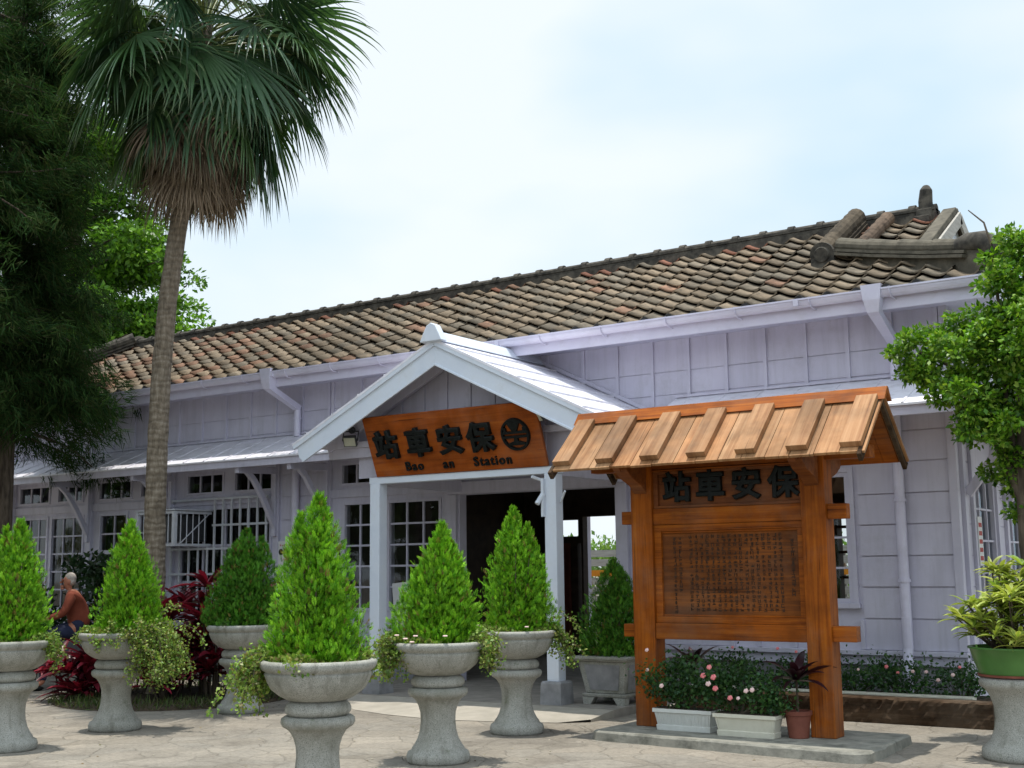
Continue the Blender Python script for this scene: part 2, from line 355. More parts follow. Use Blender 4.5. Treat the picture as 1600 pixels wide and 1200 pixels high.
def quads(name, V, T, m, parent=None, n=4):   # bulk leaves: V (N,n,3), T (N,3) or (N,n,3)
    N = len(V); me = bpy.data.meshes.new(name)
    me.vertices.add(N*n); me.vertices.foreach_set('co', V.reshape(-1).astype(np.float32))
    me.loops.add(N*n); me.loops.foreach_set('vertex_index', np.arange(N*n, dtype=np.int32))
    me.polygons.add(N); me.polygons.foreach_set('loop_start', np.arange(0, N*n, n, dtype=np.int32))
    me.polygons.foreach_set('loop_total', np.full(N, n, np.int32))
    me.update(calc_edges=True)
    at = me.color_attributes.new('tint', 'FLOAT_COLOR', 'POINT')
    c = np.ones((N*n, 4), np.float32)
    c[:, :3] = (np.repeat(T, n, axis=0) if T.ndim == 2 else T.reshape(-1, 3)); at.data.foreach_set('color', c.ravel())
    me.materials.append(M[m] if isinstance(m, str) else m)
    o = bpy.data.objects.new(name, me); COL.objects.link(o)
    if parent: o.parent = parent
    return o

def norm(a): return a/np.maximum(np.linalg.norm(a, axis=-1, keepdims=True), 1e-9)

def leafquads(c, d, nrm, L, W):   # diamond leaves, base c, direction d, face normal nrm
    d = norm(d); s = norm(np.cross(d, nrm)); L = np.asarray(L)[:, None]; W = np.asarray(W)[:, None]
    n2 = np.cross(s, d)
    return np.stack([c, c+d*L*.45+s*W/2+n2*L*.04, c+d*L, c+d*L*.45-s*W/2+n2*L*.04], 1)

def tints(rng, N, pal, jit=.12):
    pal = np.array(pal); k = rng.integers(0, len(pal), N); w = rng.random((N, 1))
    c = pal[k]*(1-w)+pal[rng.integers(0, len(pal), N)]*w
    return c*(1+rng.normal(0, jit, (N, 1)))

def tag(o, label=None, cat=None, group=None, kind=None):
    for k, v in (('label', label), ('category', cat), ('group', group), ('kind', kind)):
        if v: o[k] = v
    return o
def thing(name, label, cat, loc=(0, 0, 0), rz=0, group=None):
    o = bpy.data.objects.new(name, None); COL.objects.link(o); o.location = loc; o.rotation_euler = (0, 0, rz)
    o.empty_display_size = .2
    return tag(o, label, cat, group)
def dup(o, parent=None):
    c = o.copy(); COL.objects.link(c); c.parent = parent
    for ch in list(o.children): dup(ch, c)
    return c

def textmesh(body, size, depth, bold=0.0, align='CENTER', spacing=1.0):
    c = bpy.data.curves.new('lettering', 'FONT'); c.body = body; c.size = size; c.extrude = depth; c.offset = bold
    c.align_x = align; c.align_y = 'CENTER'; c.resolution_u = 4; c.space_character = spacing; c.bevel_depth = min(depth*.45, .012); c.bevel_resolution = 2
    o = bpy.data.objects.new('lettering', c); COL.objects.link(o); bpy.context.view_layer.update()
    me = bpy.data.meshes.new_from_object(o.evaluated_get(bpy.context.evaluated_depsgraph_get()))
    bpy.data.objects.remove(o); bpy.data.curves.remove(c)
    return me
def textobj(name, body, size, depth, bold, m, parent, loc, rot=(PI/2, 0, 0), **k):
    me = textmesh(body, size, depth, bold, **k); me.materials.clear(); me.materials.append(M[m])
    o = bpy.data.objects.new(name, me); COL.objects.link(o); o.parent = parent; o.location = loc; o.rotation_euler = rot
    return o

GZ = -.09          # the plaza; the porch floor is z = 0
# ------------------------------------------------------------------ ground
g = MB(); g.add([(-300, -120, GZ), (300, -120, GZ), (300, 400, GZ), (-300, 400, GZ)], [(0, 1, 2, 3)])
tag(g.build('ground', 'ground'), kind='structure')
p = MB(); p.box(-11.1, -6.95, 12.2, 14.2, GZ-.05, 0)
p.box(-6.95, -6.6, 12.75, 14.2, GZ-.05, -.006)
tag(p.build('porch_pavement', 'floor'), kind='structure')
rng = np.random.default_rng(3)
edge = [(-10.75, 12.2, -.004), (-10.55, 11.75, GZ+.004), (-10.05, 11.42, GZ+.004), (-9.4, 11.22, GZ+.005), (-8.6, 11.12, GZ+.004), (-7.8, 11.3, GZ+.005), (-7.25, 11.5, GZ+.006), (-6.98, 11.74, GZ+.03), (-6.95, 12.2, -.004)]
fr = edge[:-1]; bk = [(-10.75+3.8*k/(len(fr)-1), 12.2, -.004) for k in range(len(fr))]; nf = len(fr)
a = MB(); a.add([bk[0]]+fr[1:]+bk, [(k, k+1, nf+k+1, nf+k) for k in range(nf-1)])
a.add([fr[-1], (fr[-1][0], fr[-1][1], GZ-.02), (-6.95, 12.2, GZ-.02), (-6.95, 12.2, -.004)], [(0, 1, 2, 3)])
tag(a.build('apron_pavement', 'apron'), kind='structure')

# ------------------------------------------------------------------ station building
WY = 14.2
st = thing('station_building', 'long single storey lavender timber railway station with brown tiled roof and gabled porch', 'station', (-13, 14.2, GZ))
st_inv = Matrix.Translation((-13, 14.2, GZ)).inverted()
def part(mb, name, m, parent=None, **k):     # children keep world-space meshes
    o = mb.build(name, m, parent or st, **k)
    if parent is None: o.matrix_parent_inverse = st_inv
    return o

openings = [(-10.54, -7.99, -.2, 2.6), (-6.3, -4.87, 1.11, 2.62), (-12.75, -12.09, .95, 2.58), (-11.87, -10.86, .95, 2.58),
            (-12.8, -11.92, 2.83, 3.18), (-11.72, -10.8, 2.83, 3.18),
            (-16.27, -15.36, 2.83, 3.18), (-15.13, -14.24, 2.83, 3.18), (-16.42, -14.25, .75, 2.62),
            (-18.58, -17.67, 2.83, 3.18), (-17.45, -16.75, 2.83, 3.18), (-18.55, -17.74, .9, 2.62), (-17.5, -16.78, .9, 2.62),
            (-20.92, -19.98, 2.83, 3.18), (-19.76, -19.0, 2.83, 3.18), (-20.9, -20.0, .9, 2.6), (-19.93, -18.95, .9, 2.6)]
def wall_with_openings(mb, x0, x1, z0, z1, ops, y0, y1):
    zs = sorted({z0, z1, *[z for o in ops for z in o[2:] if z0 < z < z1]})
    for a, b in zip(zs, zs[1:]):
        m = (a+b)/2; cut = sorted((o[0], o[1]) for o in ops if o[2] < m < o[3]); x = x0
        for c0, c1 in cut:
            if c0 > x: mb.box(x, c0, y0, y1, a, b)
            x = max(x, c1)
        if x < x1: mb.box(x, x1, y0, y1, a, b)
XL, XR = -22.3, -3.65
w = MB(); wall_with_openings(w, XL, XR, .49, 4.75, openings, WY, WY+.16)
# clapboards, 10 mm shadow gaps between them
ZB = [.585, .938, 1.293, 1.645, 2.0, 2.35, 2.71, 3.06, 3.42]
rng = np.random.default_rng(5)
for (x0, x1) in ((-4.76, -3.72), (-7.75, -6.42), (-14.02, -13.08), (-22.28, -21.2)):
    for z0, z1 in zip(ZB, ZB[1:]):
        yo = rng.uniform(-.003, .003)
        w.add([(x0, WY-.026+yo, z0+.006), (x1, WY-.026+yo, z0+.006), (x1, WY-.014+yo, z1-.008), (x0, WY-.014+yo, z1-.008),
               (x0, WY+.01, z0+.006), (x1, WY+.01, z0+.006), (x1, WY+.01, z1-.008), (x0, WY+.01, z1-.008)],
              [(0, 1, 2, 3), (4, 7, 6, 5), (0, 4, 5, 1), (2, 6, 7, 3), (0, 3, 7, 4), (1, 5, 6, 2)])
# upper wall: two courses of boards and upright battens
bx = [-8.43+.52*i for i in range(10)] + [-8.43-.565*i for i in range(1, 9)] + [-13.03-.576*i for i in range(17)]
bx = sorted(x for x in bx if XL < x < XR)
ends = [XL]+bx+[XR]
for x0, x1 in zip(ends, ends[1:]):
    for z0, z1 in ((3.745, 4.035), (4.043, 4.7), (3.60, 3.735)):
        yo = rng.uniform(-.003, .003); w.box(x0+.022, x1-.022, WY-.014+yo, WY+.01, z0, z1-.002)
for x in bx: w.box(x-.024, x+.024, WY-.042, WY+.012, 3.60, 4.72)
wall = part(w, 'wall', 'lav')
# trims: posts, bands, sill ledge, foundation
t = MB()
for x in (-14.13, -16.58, -18.78, -21.06, -13.03): t.box(x-.06, x+.06, WY-.05, WY+.02, .58, 3.62)
for x0, x1 in ((-21.0, -18.84), (-18.72, -16.64), (-16.52, -14.19), (-12.97, -10.72)):
    t.box(x0, x1, WY-.035, WY+.02, 2.65, 2.78); t.box(x0, x1, WY-.03, WY+.02, 3.24, 3.36)
for x0, x1 in ((-20.98, -18.86), (-18.70, -16.66), (-16.50, -14.21)): t.box(x0, x1, WY-.05, WY+.02, .84, .90)
t.box(-10.72, -10.56, WY-.07, WY+.17, 0, 2.6); t.box(-7.97, -7.80, WY-.07, WY+.17, 0, 3.0)
t.box(-10.72, -7.80, WY-.06, WY+.15, 2.605, 2.78)
t.box(-4.80, -4.755, WY-.045, WY, .59, .92); t.box(-6.42, -6.37, WY-.045, WY, .59, .92)
for x in (-6.05, -5.6, -5.2): t.box(x-.02, x+.02, WY-.03, WY+.01, .59, .92)
t.box(-3.715, XR+.03, WY-.045, WY+.05, .59, 4.7)
t.box(XL, -10.73, WY-.075, WY+.02, .53, .585); t.box(-7.79, XR+.03, WY-.075, WY+.02, .53, .585)
t.box(XL, -10.73, WY-.03, WY+.02, .42, .53); t.box(-7.79, XR+.02, WY-.03, WY+.02, .42, .53)
part(t, 'trim', 'lav', bevel=.005)
fd = MB(); fd.box(XL+.02, -10.74, WY+.002, WY+.2, GZ-.1, .488); fd.box(-7.78, XR-.02, WY+.002, WY+.2, GZ-.1, .488)
part(fd, 'foundation', 'found')
# side wall facing right, with posts and a window
sw = MB()
def side_wall():
    ys = [14.36, 14.8, 15.9, 16.4, 17.6, 18.1, 19.5]
    for k, (a, b) in enumerate(zip(ys, ys[1:])):
        if k in (1, 3): sw.box(XR-.16, XR, a, b, .49, 1.0); sw.box(XR-.16, XR, a, b, 2.62, 3.9)
        else: sw.box(XR-.16, XR, a, b, .49, 3.9)
    for a in (14.42, 14.78, 15.92, 16.38, 17.62): sw.box(XR, XR+.05, a-.05, a+.05, .5, 3.6)
    for z in ZB[:-1]: sw.box(XR, XR+.012, 14.5, 14.72, z, z+.34); sw.box(XR, XR+.012, 15.99, 16.3, z, z+.34)
    sw.box(XR-.16, XR, 14.36, 19.5, GZ-.1, .488)
side_wall()
part(sw, 'wall', 'lav', label='right hand side wall')
# back walls and interior
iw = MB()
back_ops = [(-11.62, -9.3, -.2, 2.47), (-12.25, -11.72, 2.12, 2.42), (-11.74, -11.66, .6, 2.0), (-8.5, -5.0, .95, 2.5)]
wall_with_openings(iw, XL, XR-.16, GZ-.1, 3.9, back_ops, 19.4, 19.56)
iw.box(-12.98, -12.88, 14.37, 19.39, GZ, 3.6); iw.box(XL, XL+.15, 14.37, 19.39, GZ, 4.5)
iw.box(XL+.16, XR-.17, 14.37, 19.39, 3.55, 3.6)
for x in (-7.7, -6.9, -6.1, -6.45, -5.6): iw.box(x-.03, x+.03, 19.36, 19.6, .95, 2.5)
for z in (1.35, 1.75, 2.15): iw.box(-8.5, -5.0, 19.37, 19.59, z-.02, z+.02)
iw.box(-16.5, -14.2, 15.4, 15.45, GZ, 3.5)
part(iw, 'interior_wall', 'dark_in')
fl = MB(); fl.box(XL+.16, XR-.17, 14.2, 19.4, GZ-.05, -.004)
part(fl, 'floor', 'floor')
for x0, x1 in ((-21.0, -18.85), (-18.7, -16.66)):
    cu = MB(); n = 60; xs = np.linspace(x0, x1, n); ys = 14.62+.03*np.sin(xs*28)+.012*np.sin(xs*61)
    cu.add([(x, y, z) for z in (.7, 2.75) for x, y in zip(xs, ys)], [(i, i+1, n+i+1, n+i) for i in range(n-1)])
    part(cu, 'curtain', 'curtain', smooth=True)

def window(x0, x1, z0, z1, cols, rows, fw=.05, mw=.022, trim=True, sash=None, y=None):
    y = WY if y is None else y
    m = MB(); d0, d1 = y-.02, y+.06
    m.box(x0, x0+fw, d0, d1, z0, z1); m.box(x1-fw, x1, d0, d1, z0, z1)
    m.box(x0+fw, x1-fw, d0+.003, d1, z0, z0+fw); m.box(x0+fw, x1-fw, d0+.003, d1, z1-fw, z1)
    for k in range(1, cols):
        x = x0+fw+(x1-x0-2*fw)*k/cols; m.box(x-mw/2, x+mw/2, y+.012, y+.05, z0+fw, z1-fw)
    for k in range(1, rows):
        z = z0+fw+(z1-z0-2*fw)*k/rows; h = mw*1.1 if sash != k else mw*2.6
        m.box(x0+fw, x1-fw, y+.008 if sash != k else y, y+.054, z-h/2, z+h/2)
    if trim:
        tw = .06
        m.box(x0-tw, x0-.001, y-.036, y+.01, z0-tw, z1+tw); m.box(x1+.001, x1+tw, y-.036, y+.01, z0-tw, z1+tw)
        m.box(x0, x1, y-.033, y+.01, z1+.001, z1+tw); m.box(x0-tw*1.3, x1+tw*1.3, y-.06, y+.01, z0-tw, z0-.001)
    o = part(m, 'window', 'white' if False else 'lav', bevel=.003)
    gpl = MB(); gpl.add([(x0+.02, y+.032, z0+.02), (x1-.02, y+.032, z0+.02), (x1-.02, y+.032, z1-.02), (x0+.02, y+.032, z1-.02)], [(0, 1, 2, 3)])
    gpl.build('pane', 'glass', o)
    return o
for k, o in enumerate(openings[1:]):
    x0, x1, z0, z1 = o
    if z0 > 2.7: window(x0, x1, z0, z1, 3, 1, .035, .03, False)
    elif k == 0: window(x0, x1, z0, z1, 4, 4, .05)
    elif k in (1, 2): window(x0, x1, z0, z1, 2 if k == 1 else 3, 4 if False else 5, .045, .026, False)
    elif k == 7: window(x0, x1, z0, z1, 4, 3, .05, .04, False)
    elif x0 < -19.5: window(x0, x1, z0, z1, 3, 5, .05, .025, False)
    else: window(x0, x1, z0, z1, 2, 5, .06, .028, False, sash=3)
ow = MB()
for y0, y1 in ((14.83, 15.87), (16.43, 17.57)):
    ow.box(XR-.08, XR+.02, y0, y0+.07, 1.0, 2.62); ow.box(XR-.08, XR+.02, y1-.07, y1, 1.0, 2.62); ow.box(XR-.08, XR+.02, y0+.07, y1-.07, 1.0, 1.07); ow.box(XR-.08, XR+.02, y0+.07, y1-.07, 2.55, 2.62)
    for k in (1, 2): ow.box(XR-.05, XR, y0+(y1-y0)*k/3-.015, y0+(y1-y0)*k/3+.015, 1.07, 2.55)
    for k in (1, 2, 3): ow.box(XR-.045, XR-.005, y0+.07, y1-.07, 1.07+.37*k-.012, 1.07+.37*k+.012)
so = part(ow, 'window', 'lav')
sg = MB()
for y0, y1 in ((14.83, 15.87), (16.43, 17.57)): sg.add([(XR-.03, y0+.02, 1.02), (XR-.03, y1-.02, 1.02), (XR-.03, y1-.02, 2.6), (XR-.03, y0+.02, 2.6)], [(0, 1, 2, 3)])
sg.build('pane', 'glass', so)
# white bars over the ticket office window
gr = MB()
for x in np.linspace(-15.46, -14.28, 7): gr.box(x-.016, x+.016, WY-.12, WY-.09, .95, 2.74)
for x in np.linspace(-16.5, -15.62, 5): gr.box(x-.014, x+.014, WY-.12, WY-.09, .95, 2.0)
for z, x0 in ((2.74, -16.5), (2.31, -15.5), (1.93, -16.52), (1.52, -16.56), (1.12, -16.56)): gr.box(x0, -14.24, WY-.125, WY-.085, z-.018, z+.018)
for x in (-16.5, -14.27): gr.box(x-.02, x+.02, WY-.1, WY+.02, .95, 1.0); gr.box(x-.02, x+.02, WY-.1, WY+.02, 2.70, 2.74)
part(gr, 'window_guard', 'metal_w', bevel=.003)

# canopy over the windows (left and right of the porch) with brackets
CY, CZ = 13.25, 3.27
def canopy(x0, x1, wrap=False):
    m = MB(); sl = (3.69-CZ)/(WY-CY); n = max(2, int((x1-x0)/.46))
    m.add([(x0, CY-.03, CZ-.012), (x1, CY-.03, CZ-.012), (x1, WY-.012, 3.69), (x0, WY-.012, 3.69), (x0, CY-.03, CZ-.035), (x1, CY-.03, CZ-.035), (x1, WY-.012, 3.66), (x0, WY-.012, 3.66)],
          [(0, 1, 2, 3), (4, 7, 6, 5), (0, 4, 5, 1), (0, 3, 7, 4), (1, 5, 6, 2)])
    for x in np.linspace(x0+.2, x1-.2, n): m.beam((x, CY-.025, CZ-.006), (x, WY-.05, 3.668), .028, .02)
    o = part(m, 'canopy', 'canopy')
    f = MB(); f.box(x0+.01, x1-.01, CY, CY+.035, CZ-.14, CZ-.03)
    f.beam((x0, WY-.03, 3.70), (x1, WY-.03, 3.70), .06, .03)
    f.build('fascia_board', 'lav', o, bevel=.004)
    return o
canopy(XL-.1, -11.35); cr = canopy(-7.05, -2.72)
ret = MB(); ret.add([(-2.72, CY-.03, CZ-.012), (-2.72, 19.4, CZ-.012), (XR+.02, 19.4, 3.69), (XR+.02, WY, 3.69), (-2.72, CY-.03, CZ-.04), (-2.72, 19.4, CZ-.04), (XR+.02, 19.4, 3.65), (XR+.02, WY, 3.65)],
             [(0, 1, 2, 3), (4, 7, 6, 5), (0, 4, 5, 1)])
ret.build('side_canopy', 'canopy', cr)
def bracket(x, y0=None, along=None):
    m = MB()
    if along is None:
        m.beam((x, CY+.05, CZ-.17), (x, WY-.05, 3.13), .075, .10)
        pts = [(x, 13.50, 3.10), (x, 13.66, 2.97), (x, 13.86, 2.70), (x, 14.13, 2.25)]
        for p, q in zip(pts, pts[1:]): m.beam(p, q, .07, .085, (0, 1, 1))
        m.beam((x, WY-.07, 2.1), (x, WY-.07, 3.3), .08, .07, (0, 1, 0))
    else:
        m.beam((XR+.05, along, 3.02), (-2.85, along, 3.16), .08, .11); m.beam((XR+.06, along, 2.32), (-3.0, along, 3.08), .075, .10)
    return part(m, 'bracket', 'lav', bevel=.006)
for x in (-14.13, -16.58, -18.78, -21.06, -13.03): bracket(x)
for y in (14.45, 16.4): bracket(0, along=y)

# main roof --------------------------------------------------------------
EY, EZ, TA = 13.45, 4.56, math.tan(rad(29)); RY = 16.1; RZ = EZ+TA*(RY-EY)
CA, SA = math.cos(rad(29)), math.sin(rad(29))
def on_roof(x, y, h=0): return (x, y-SA*h, EZ+TA*(y-EY)+CA*h)
def xr_lim(y): return -2.95-(y-EY)*1.0 if y < 14.45 else -3.95
def xl_lim(y): return -22.35+(y-EY)*.87
def tile_roof():
    m = MB(); rng = np.random.default_rng(11); TW, NR = .335, 12; SL = (RY-EY)/CA; E = SL/NR
    us = np.array([0, .06, .15, .28, .42, .56, .70, .83, .93, 1.0])
    prof = .078*np.abs(2*us-1)**1.75-.028+.006*np.sin(2*PI*us)
    prof[0] -= .006; prof[-1] -= .006
    ncol = int((22.5-2.7)/TW)+1
    for i in range(ncol):
        x0 = -2.72-TW*(i+1); xc = x0+TW/2; redz = np.clip((-10.5-xc)/8.0, 0, 1)
        for j in range(NR):
            s0, s1 = j*E-.025, (j+1)*E+.02; yc = EY+(j+.5)*E*CA
            if xc > xr_lim(yc)+.03 or xc < xl_lim(yc)-.05: continue
            jx, jh, js = rng.normal(0, .006), rng.normal(0, .005), rng.normal(0, .009)-(rng.random() < .03)*rng.uniform(.02, .05)
            x = x0+us*TW+jx; v = []
            for s, lift in ((s0+js, .058), (s1, .002)):
                y = EY+s*CA
                for xx, h in zip(x, prof): v.append((xx, y-SA*(h+lift+jh), EZ+SA*s+CA*(h+lift+jh)))
            for xx, h in zip(x, prof):
                hh = h+.036+jh; s = s0+js+.004; v.append((xx, EY+s*CA-SA*hh, EZ+SA*s+CA*hh))
            f = [(k, k+1, 11+k, 10+k) for k in range(9)] + [(20+k, 21+k, k+1, k) for k in range(9)]
            base = np.array((.235, .185, .132))*(1+.2*redz); rd = np.array((.29, .175, .12)); gy = np.array((.20, .168, .128))*(1+.2*redz)
            r = rng.random(); c = base if r > .35 else gy
            pr = .04+.38*redz*(1-.4*j/NR)
            if rng.random() < pr: c = rd*rng.uniform(.8, 1.05)
            if j == NR-1 and rng.random() < .3: c = np.array((.27, .125, .085))
            m.add(v, f, np.array(c)*rng.uniform(.78, 1.22))
    return m
roof = part(tile_roof(), 'roof', 'tile', smooth=True)
roof.data.polygons.foreach_set('use_smooth', [True]*len(roof.data.polygons))
for i in range(60):
    x = -2.72-.335*i
    if x > -3.0 or x < -22.3: continue
    y, z = on_roof(x, EY, .03)[1:]
    ed = MB(); ed.tube([(x, y-.035, z-.02), (x, y+.03, z+.0)], .058, 12); ed.build('end_tile', 'eavedark', roof)
un = MB()
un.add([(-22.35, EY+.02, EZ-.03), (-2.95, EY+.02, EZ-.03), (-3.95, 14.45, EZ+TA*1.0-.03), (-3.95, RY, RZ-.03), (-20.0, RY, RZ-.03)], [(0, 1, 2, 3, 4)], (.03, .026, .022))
BY = 2*RY-EY
un.add([(-22.35, BY, EZ), (-2.95, BY, EZ), (-3.95, BY-1, EZ+TA), (-3.95, RY, RZ), (-20.0, RY, RZ)], [(4, 3, 2, 1, 0)], (.16, .13, .1))
un.add([(-22.35, EY, EZ), (-20.0, RY, RZ), (-22.35, BY, EZ)], [(0, 1, 2)], (.16, .13, .1))
un.add([(-2.95, EY, EZ), (-2.95, BY, EZ), (-3.98, BY-1.0, EZ+TA*1.0), (-3.98, EY+1.0, EZ+TA*1.0)], [(0, 1, 2, 3)], (.16, .13, .1))
un.add([(-22.35, EY+.03, EZ-.05), (-2.97, EY+.03, EZ-.05), (-2.97, BY, EZ-.05), (-22.35, BY, EZ-.05)], [(0, 3, 2, 1)], (.4, .4, .45))
un.build('roof_deck', 'tile', roof)
ga = MB(); ga.prism([(-4.02, EY+1.0, EZ+TA-.02), (-4.02, RY, RZ-.06), (-4.02, BY-1.0, EZ+TA-.02)], (.05, 0, 0))
ga.build('gable_wall', 'white', roof)
# main ridge: stacked flat tiles with round caps on top
rg = MB()
rg.box(-20.1, -4.15, RY-.15, RY+.15, RZ-.08, RZ+.035); rg.box(-20.1, -4.15, RY-.13, RY+.13, RZ+.041, RZ+.075)
rg.box(-20.1, -4.15, RY-.14, RY+.14, RZ+.081, RZ+.115)
rg.tube([(-20.15, RY, RZ+.115), (-4.15, RY, RZ+.115)], .068, 14)
for x in np.arange(-20.0, -4.3, .42): rg.tube([(x-.045, RY, RZ+.12), (x+.045, RY, RZ+.12)], .088, 14)
rg.build('ridge', 'ridge', roof)
fi = MB()     # ridge-end ornament
fi.box(-4.38, -4.18, RY-.17, RY+.13, RZ-.10, RZ+.10)
fi.tube([(-4.28, RY-.03, RZ+.06), (-4.28, RY-.05, RZ+.22), (-4.26, RY-.06, RZ+.37), (-4.26, RY-.05, RZ+.43)], [.095, .092, .08, .04], 14)
fi.tube([(-4.28, RY+.14, RZ+.08), (-4.22, RY+.17, RZ+.18)], .05, 10); fi.box(-4.4, -4.2, RY-.22, RY-.14, RZ-.14, RZ+.0)
fi.build('ridge_ornament', 'ridge', roof, bevel=.01)
def roll(pts, r, base, step=.3, name='hip_ridge', m='ridge_light', tint=(1, 1, 1), taper=1.14):
    q = MB(); pts = [Vector(p) for p in pts]
    L = sum((b-a).length for a, b in zip(pts, pts[1:])); n = max(2, int(L/step))
    def at(t):
        d = t*L
        for a, b in zip(pts, pts[1:]):
            l = (b-a).length
            if d <= l+1e-6: return a+(b-a)*(d/l)
            d -= l
        return pts[-1]
    rngl = random.Random(4)
    for k in range(n):
        a, b = at(k/n), at((k+1)/n+.02 if k < n-1 else 1)
        k1 = rngl.uniform(.75, 1.1)
        q.tube([a, b], [r*taper, r*.90], 14, tint=tuple(k1*c_ for c_ in tint))
    for a, b in zip(pts, pts[1:]):
        for h, wd in base: q.beam(a-Vector((0, 0, h)), b-Vector((0, 0, h)), wd, .035, tint=tuple(.5*c_ for c_ in tint))
    return q.build(name, m, roof)
P = on_roof
rollm = mat_tint('ridge_roll_tile', .9, .15, 12, .4, 60, .5, ((.035, .03, .025), .9), 8)
roll([P(-5.16, 16.0, .20), P(-5.2, 14.75, .17)], .115, ((.08, .28), (.125, .32), (.17, .29)), .18, 'descending_ridge', rollm, (.105, .084, .06))
roll([P(-4.74, 15.95, .13), P(-4.78, 14.9, .11)], .085, (), .22, 'descending_ridge', rollm, (.165, .118, .085))
roll([P(-5.0, 14.84, .19), P(-4.4, 14.5, .19), P(-3.75, 14.15, .20), P(-3.2, 13.83, .24)], .085, ((.07, .22), (.12, .28)), .45)
hb = MB(); hb.beam(P(-4.75, 14.70, .05), P(-3.0, 13.66, .08), .18, .30); hb.build('hip_ridge', 'ridge_light', roof, bevel=.02)
roll([P(-20.0, RY, .2), P(-22.3, EY, .2)], .12, ((.10, .3), (.16, .34)), .3, 'hip_ridge', 'ridge')
roll([(-20.0, RY, RZ+.15), (-22.3, BY, EZ+.15)], .12, ((.10, .3),), .3, 'hip_ridge', 'ridge')
def disc_end(c, r, d):     # round devil-tile ends
    on = MB(); c, d = Vector(c), Vector(d).normalized()
    on.tube([c, c+d*.09], [r*1.0, r*1.04], 18); on.tube([c+d*.085, c+d*.12], [r*.72, r*.6], 18)
    s = d.cross(Vector((0, 0, 1))).normalized()
    on.beam(c+d*.03-s*r*1.0-Vector((0, 0, r*.8)), c+d*.03+s*r*1.0-Vector((0, 0, r*.8)), .10, r*.9)
    on.build('ridge_end_tile', 'ridge', roof, smooth=False)
disc_end(P(-5.2, 14.76, .13), .15, (0, -1, -.25))
on = MB(); on.tube([P(-3.38, 13.96, .20), P(-3.22, 13.86, .27), P(-3.05, 13.75, .30), P(-2.90, 13.66, .25), P(-2.84, 13.62, .14), P(-2.86, 13.63, .02)], [.10, .115, .115, .11, .10, .08], 16)
on.build('ridge_end_tile', 'ridge', roof, smooth=True)
ve = MB(); ve.beam(P(-3.98, 14.4, .05), P(-3.98, RY, .05), .17, .09); ve.beam((-3.98, BY-1.05, EZ+TA+.04), (-3.98, RY, RZ+.05), .17, .09)
ve.build('verge', 'ridge_light', roof, bevel=.012)
vb = MB(); vb.beam(P(-3.87, 14.55, -.06), P(-3.87, RY, -.06), .03, .16); vb.beam((-3.87, BY-1.0, EZ+TA-.05), (-3.87, RY, RZ-.07), .03, .16)
vb.build('verge_board', 'greywood', roof)
# rear eave canopy and platform posts
rc = MB(); rc.box(XL, XR, 19.4, 22.6, 3.2, 3.28)
rco = part(rc, 'platform_canopy', 'lav')
for x in (-20, -16.5, -13.0, -10.95, -7.4): rc = MB(); rc.box(x-.085, x+.085, 21.7, 21.87, GZ, 3.2); rc.build('platform_post', 'lav', rco)
# fascia, gutter, downpipes
fa = MB(); fa.box(-22.35, -2.96, 13.52, 13.555, EZ-.20, EZ-.045)
fa.box(-2.995, -2.96, 13.556, BY, EZ-.20, EZ-.045)
part(fa, 'eaves_board', 'gutter')
so_ = MB(); so_.add([(-22.3, 13.556, EZ-.15), (-3.0, 13.556, EZ-.15), (-3.0, WY+.1, EZ-.10), (-22.3, WY+.1, EZ-.10)], [(0, 3, 2, 1)])
so_.add([(-3.0, 13.556, EZ-.15), (-3.0, 19.5, EZ-.15), (XR-.02, 19.5, EZ-.10), (XR-.02, 13.556, EZ-.10)], [(0, 3, 2, 1)])
so_.box(XR-.1, XR, 14.36, 19.5, 3.9, 4.5)
part(so_, 'soffit', 'lav')
gu = MB(); seg = []
cyy, czz, R = 13.45, EZ+.015, .068
n = 9; x0, x1 = -22.35, -2.93
arc = [(cyy-R*math.cos(PI*k/(n-1)), czz-R*1.35*math.sin(PI*k/(n-1))) for k in range(n)]
v = [(x, y, z) for x in (x0, x1) for y, z in arc]
gu.add(v, [(k, k+1, n+k+1, n+k) for k in range(n-1)]+[tuple(range(n)), tuple(range(2*n-1, n-1, -1))])
gu.box(x0, x1, cyy-R-.012, cyy-R+.006, czz-.012, czz+.008)
for x in np.arange(-21.9, -3.0, 4.2): gu.box(x-.03, x+.03, cyy-R-.014, cyy-R+.03, czz-.075, czz+.004)
guo = part(gu, 'gutter', 'gutter', smooth=False)
for x in np.arange(-21.5, -3.1, .92):
    gs = MB()
    gs.tube([(x, cyy-R-.008, czz+.012), (x, cyy-R-.006, czz-.05), (x+.01, cyy-.03, czz-.105), (x+.03, cyy+.07, czz-.12)], .007, 6)
    gs.box(x-.014, x+.014, cyy-R-.012, cyy+R, czz+.006, czz+.012)
    gs.build('gutter_strap', 'gutter', guo)
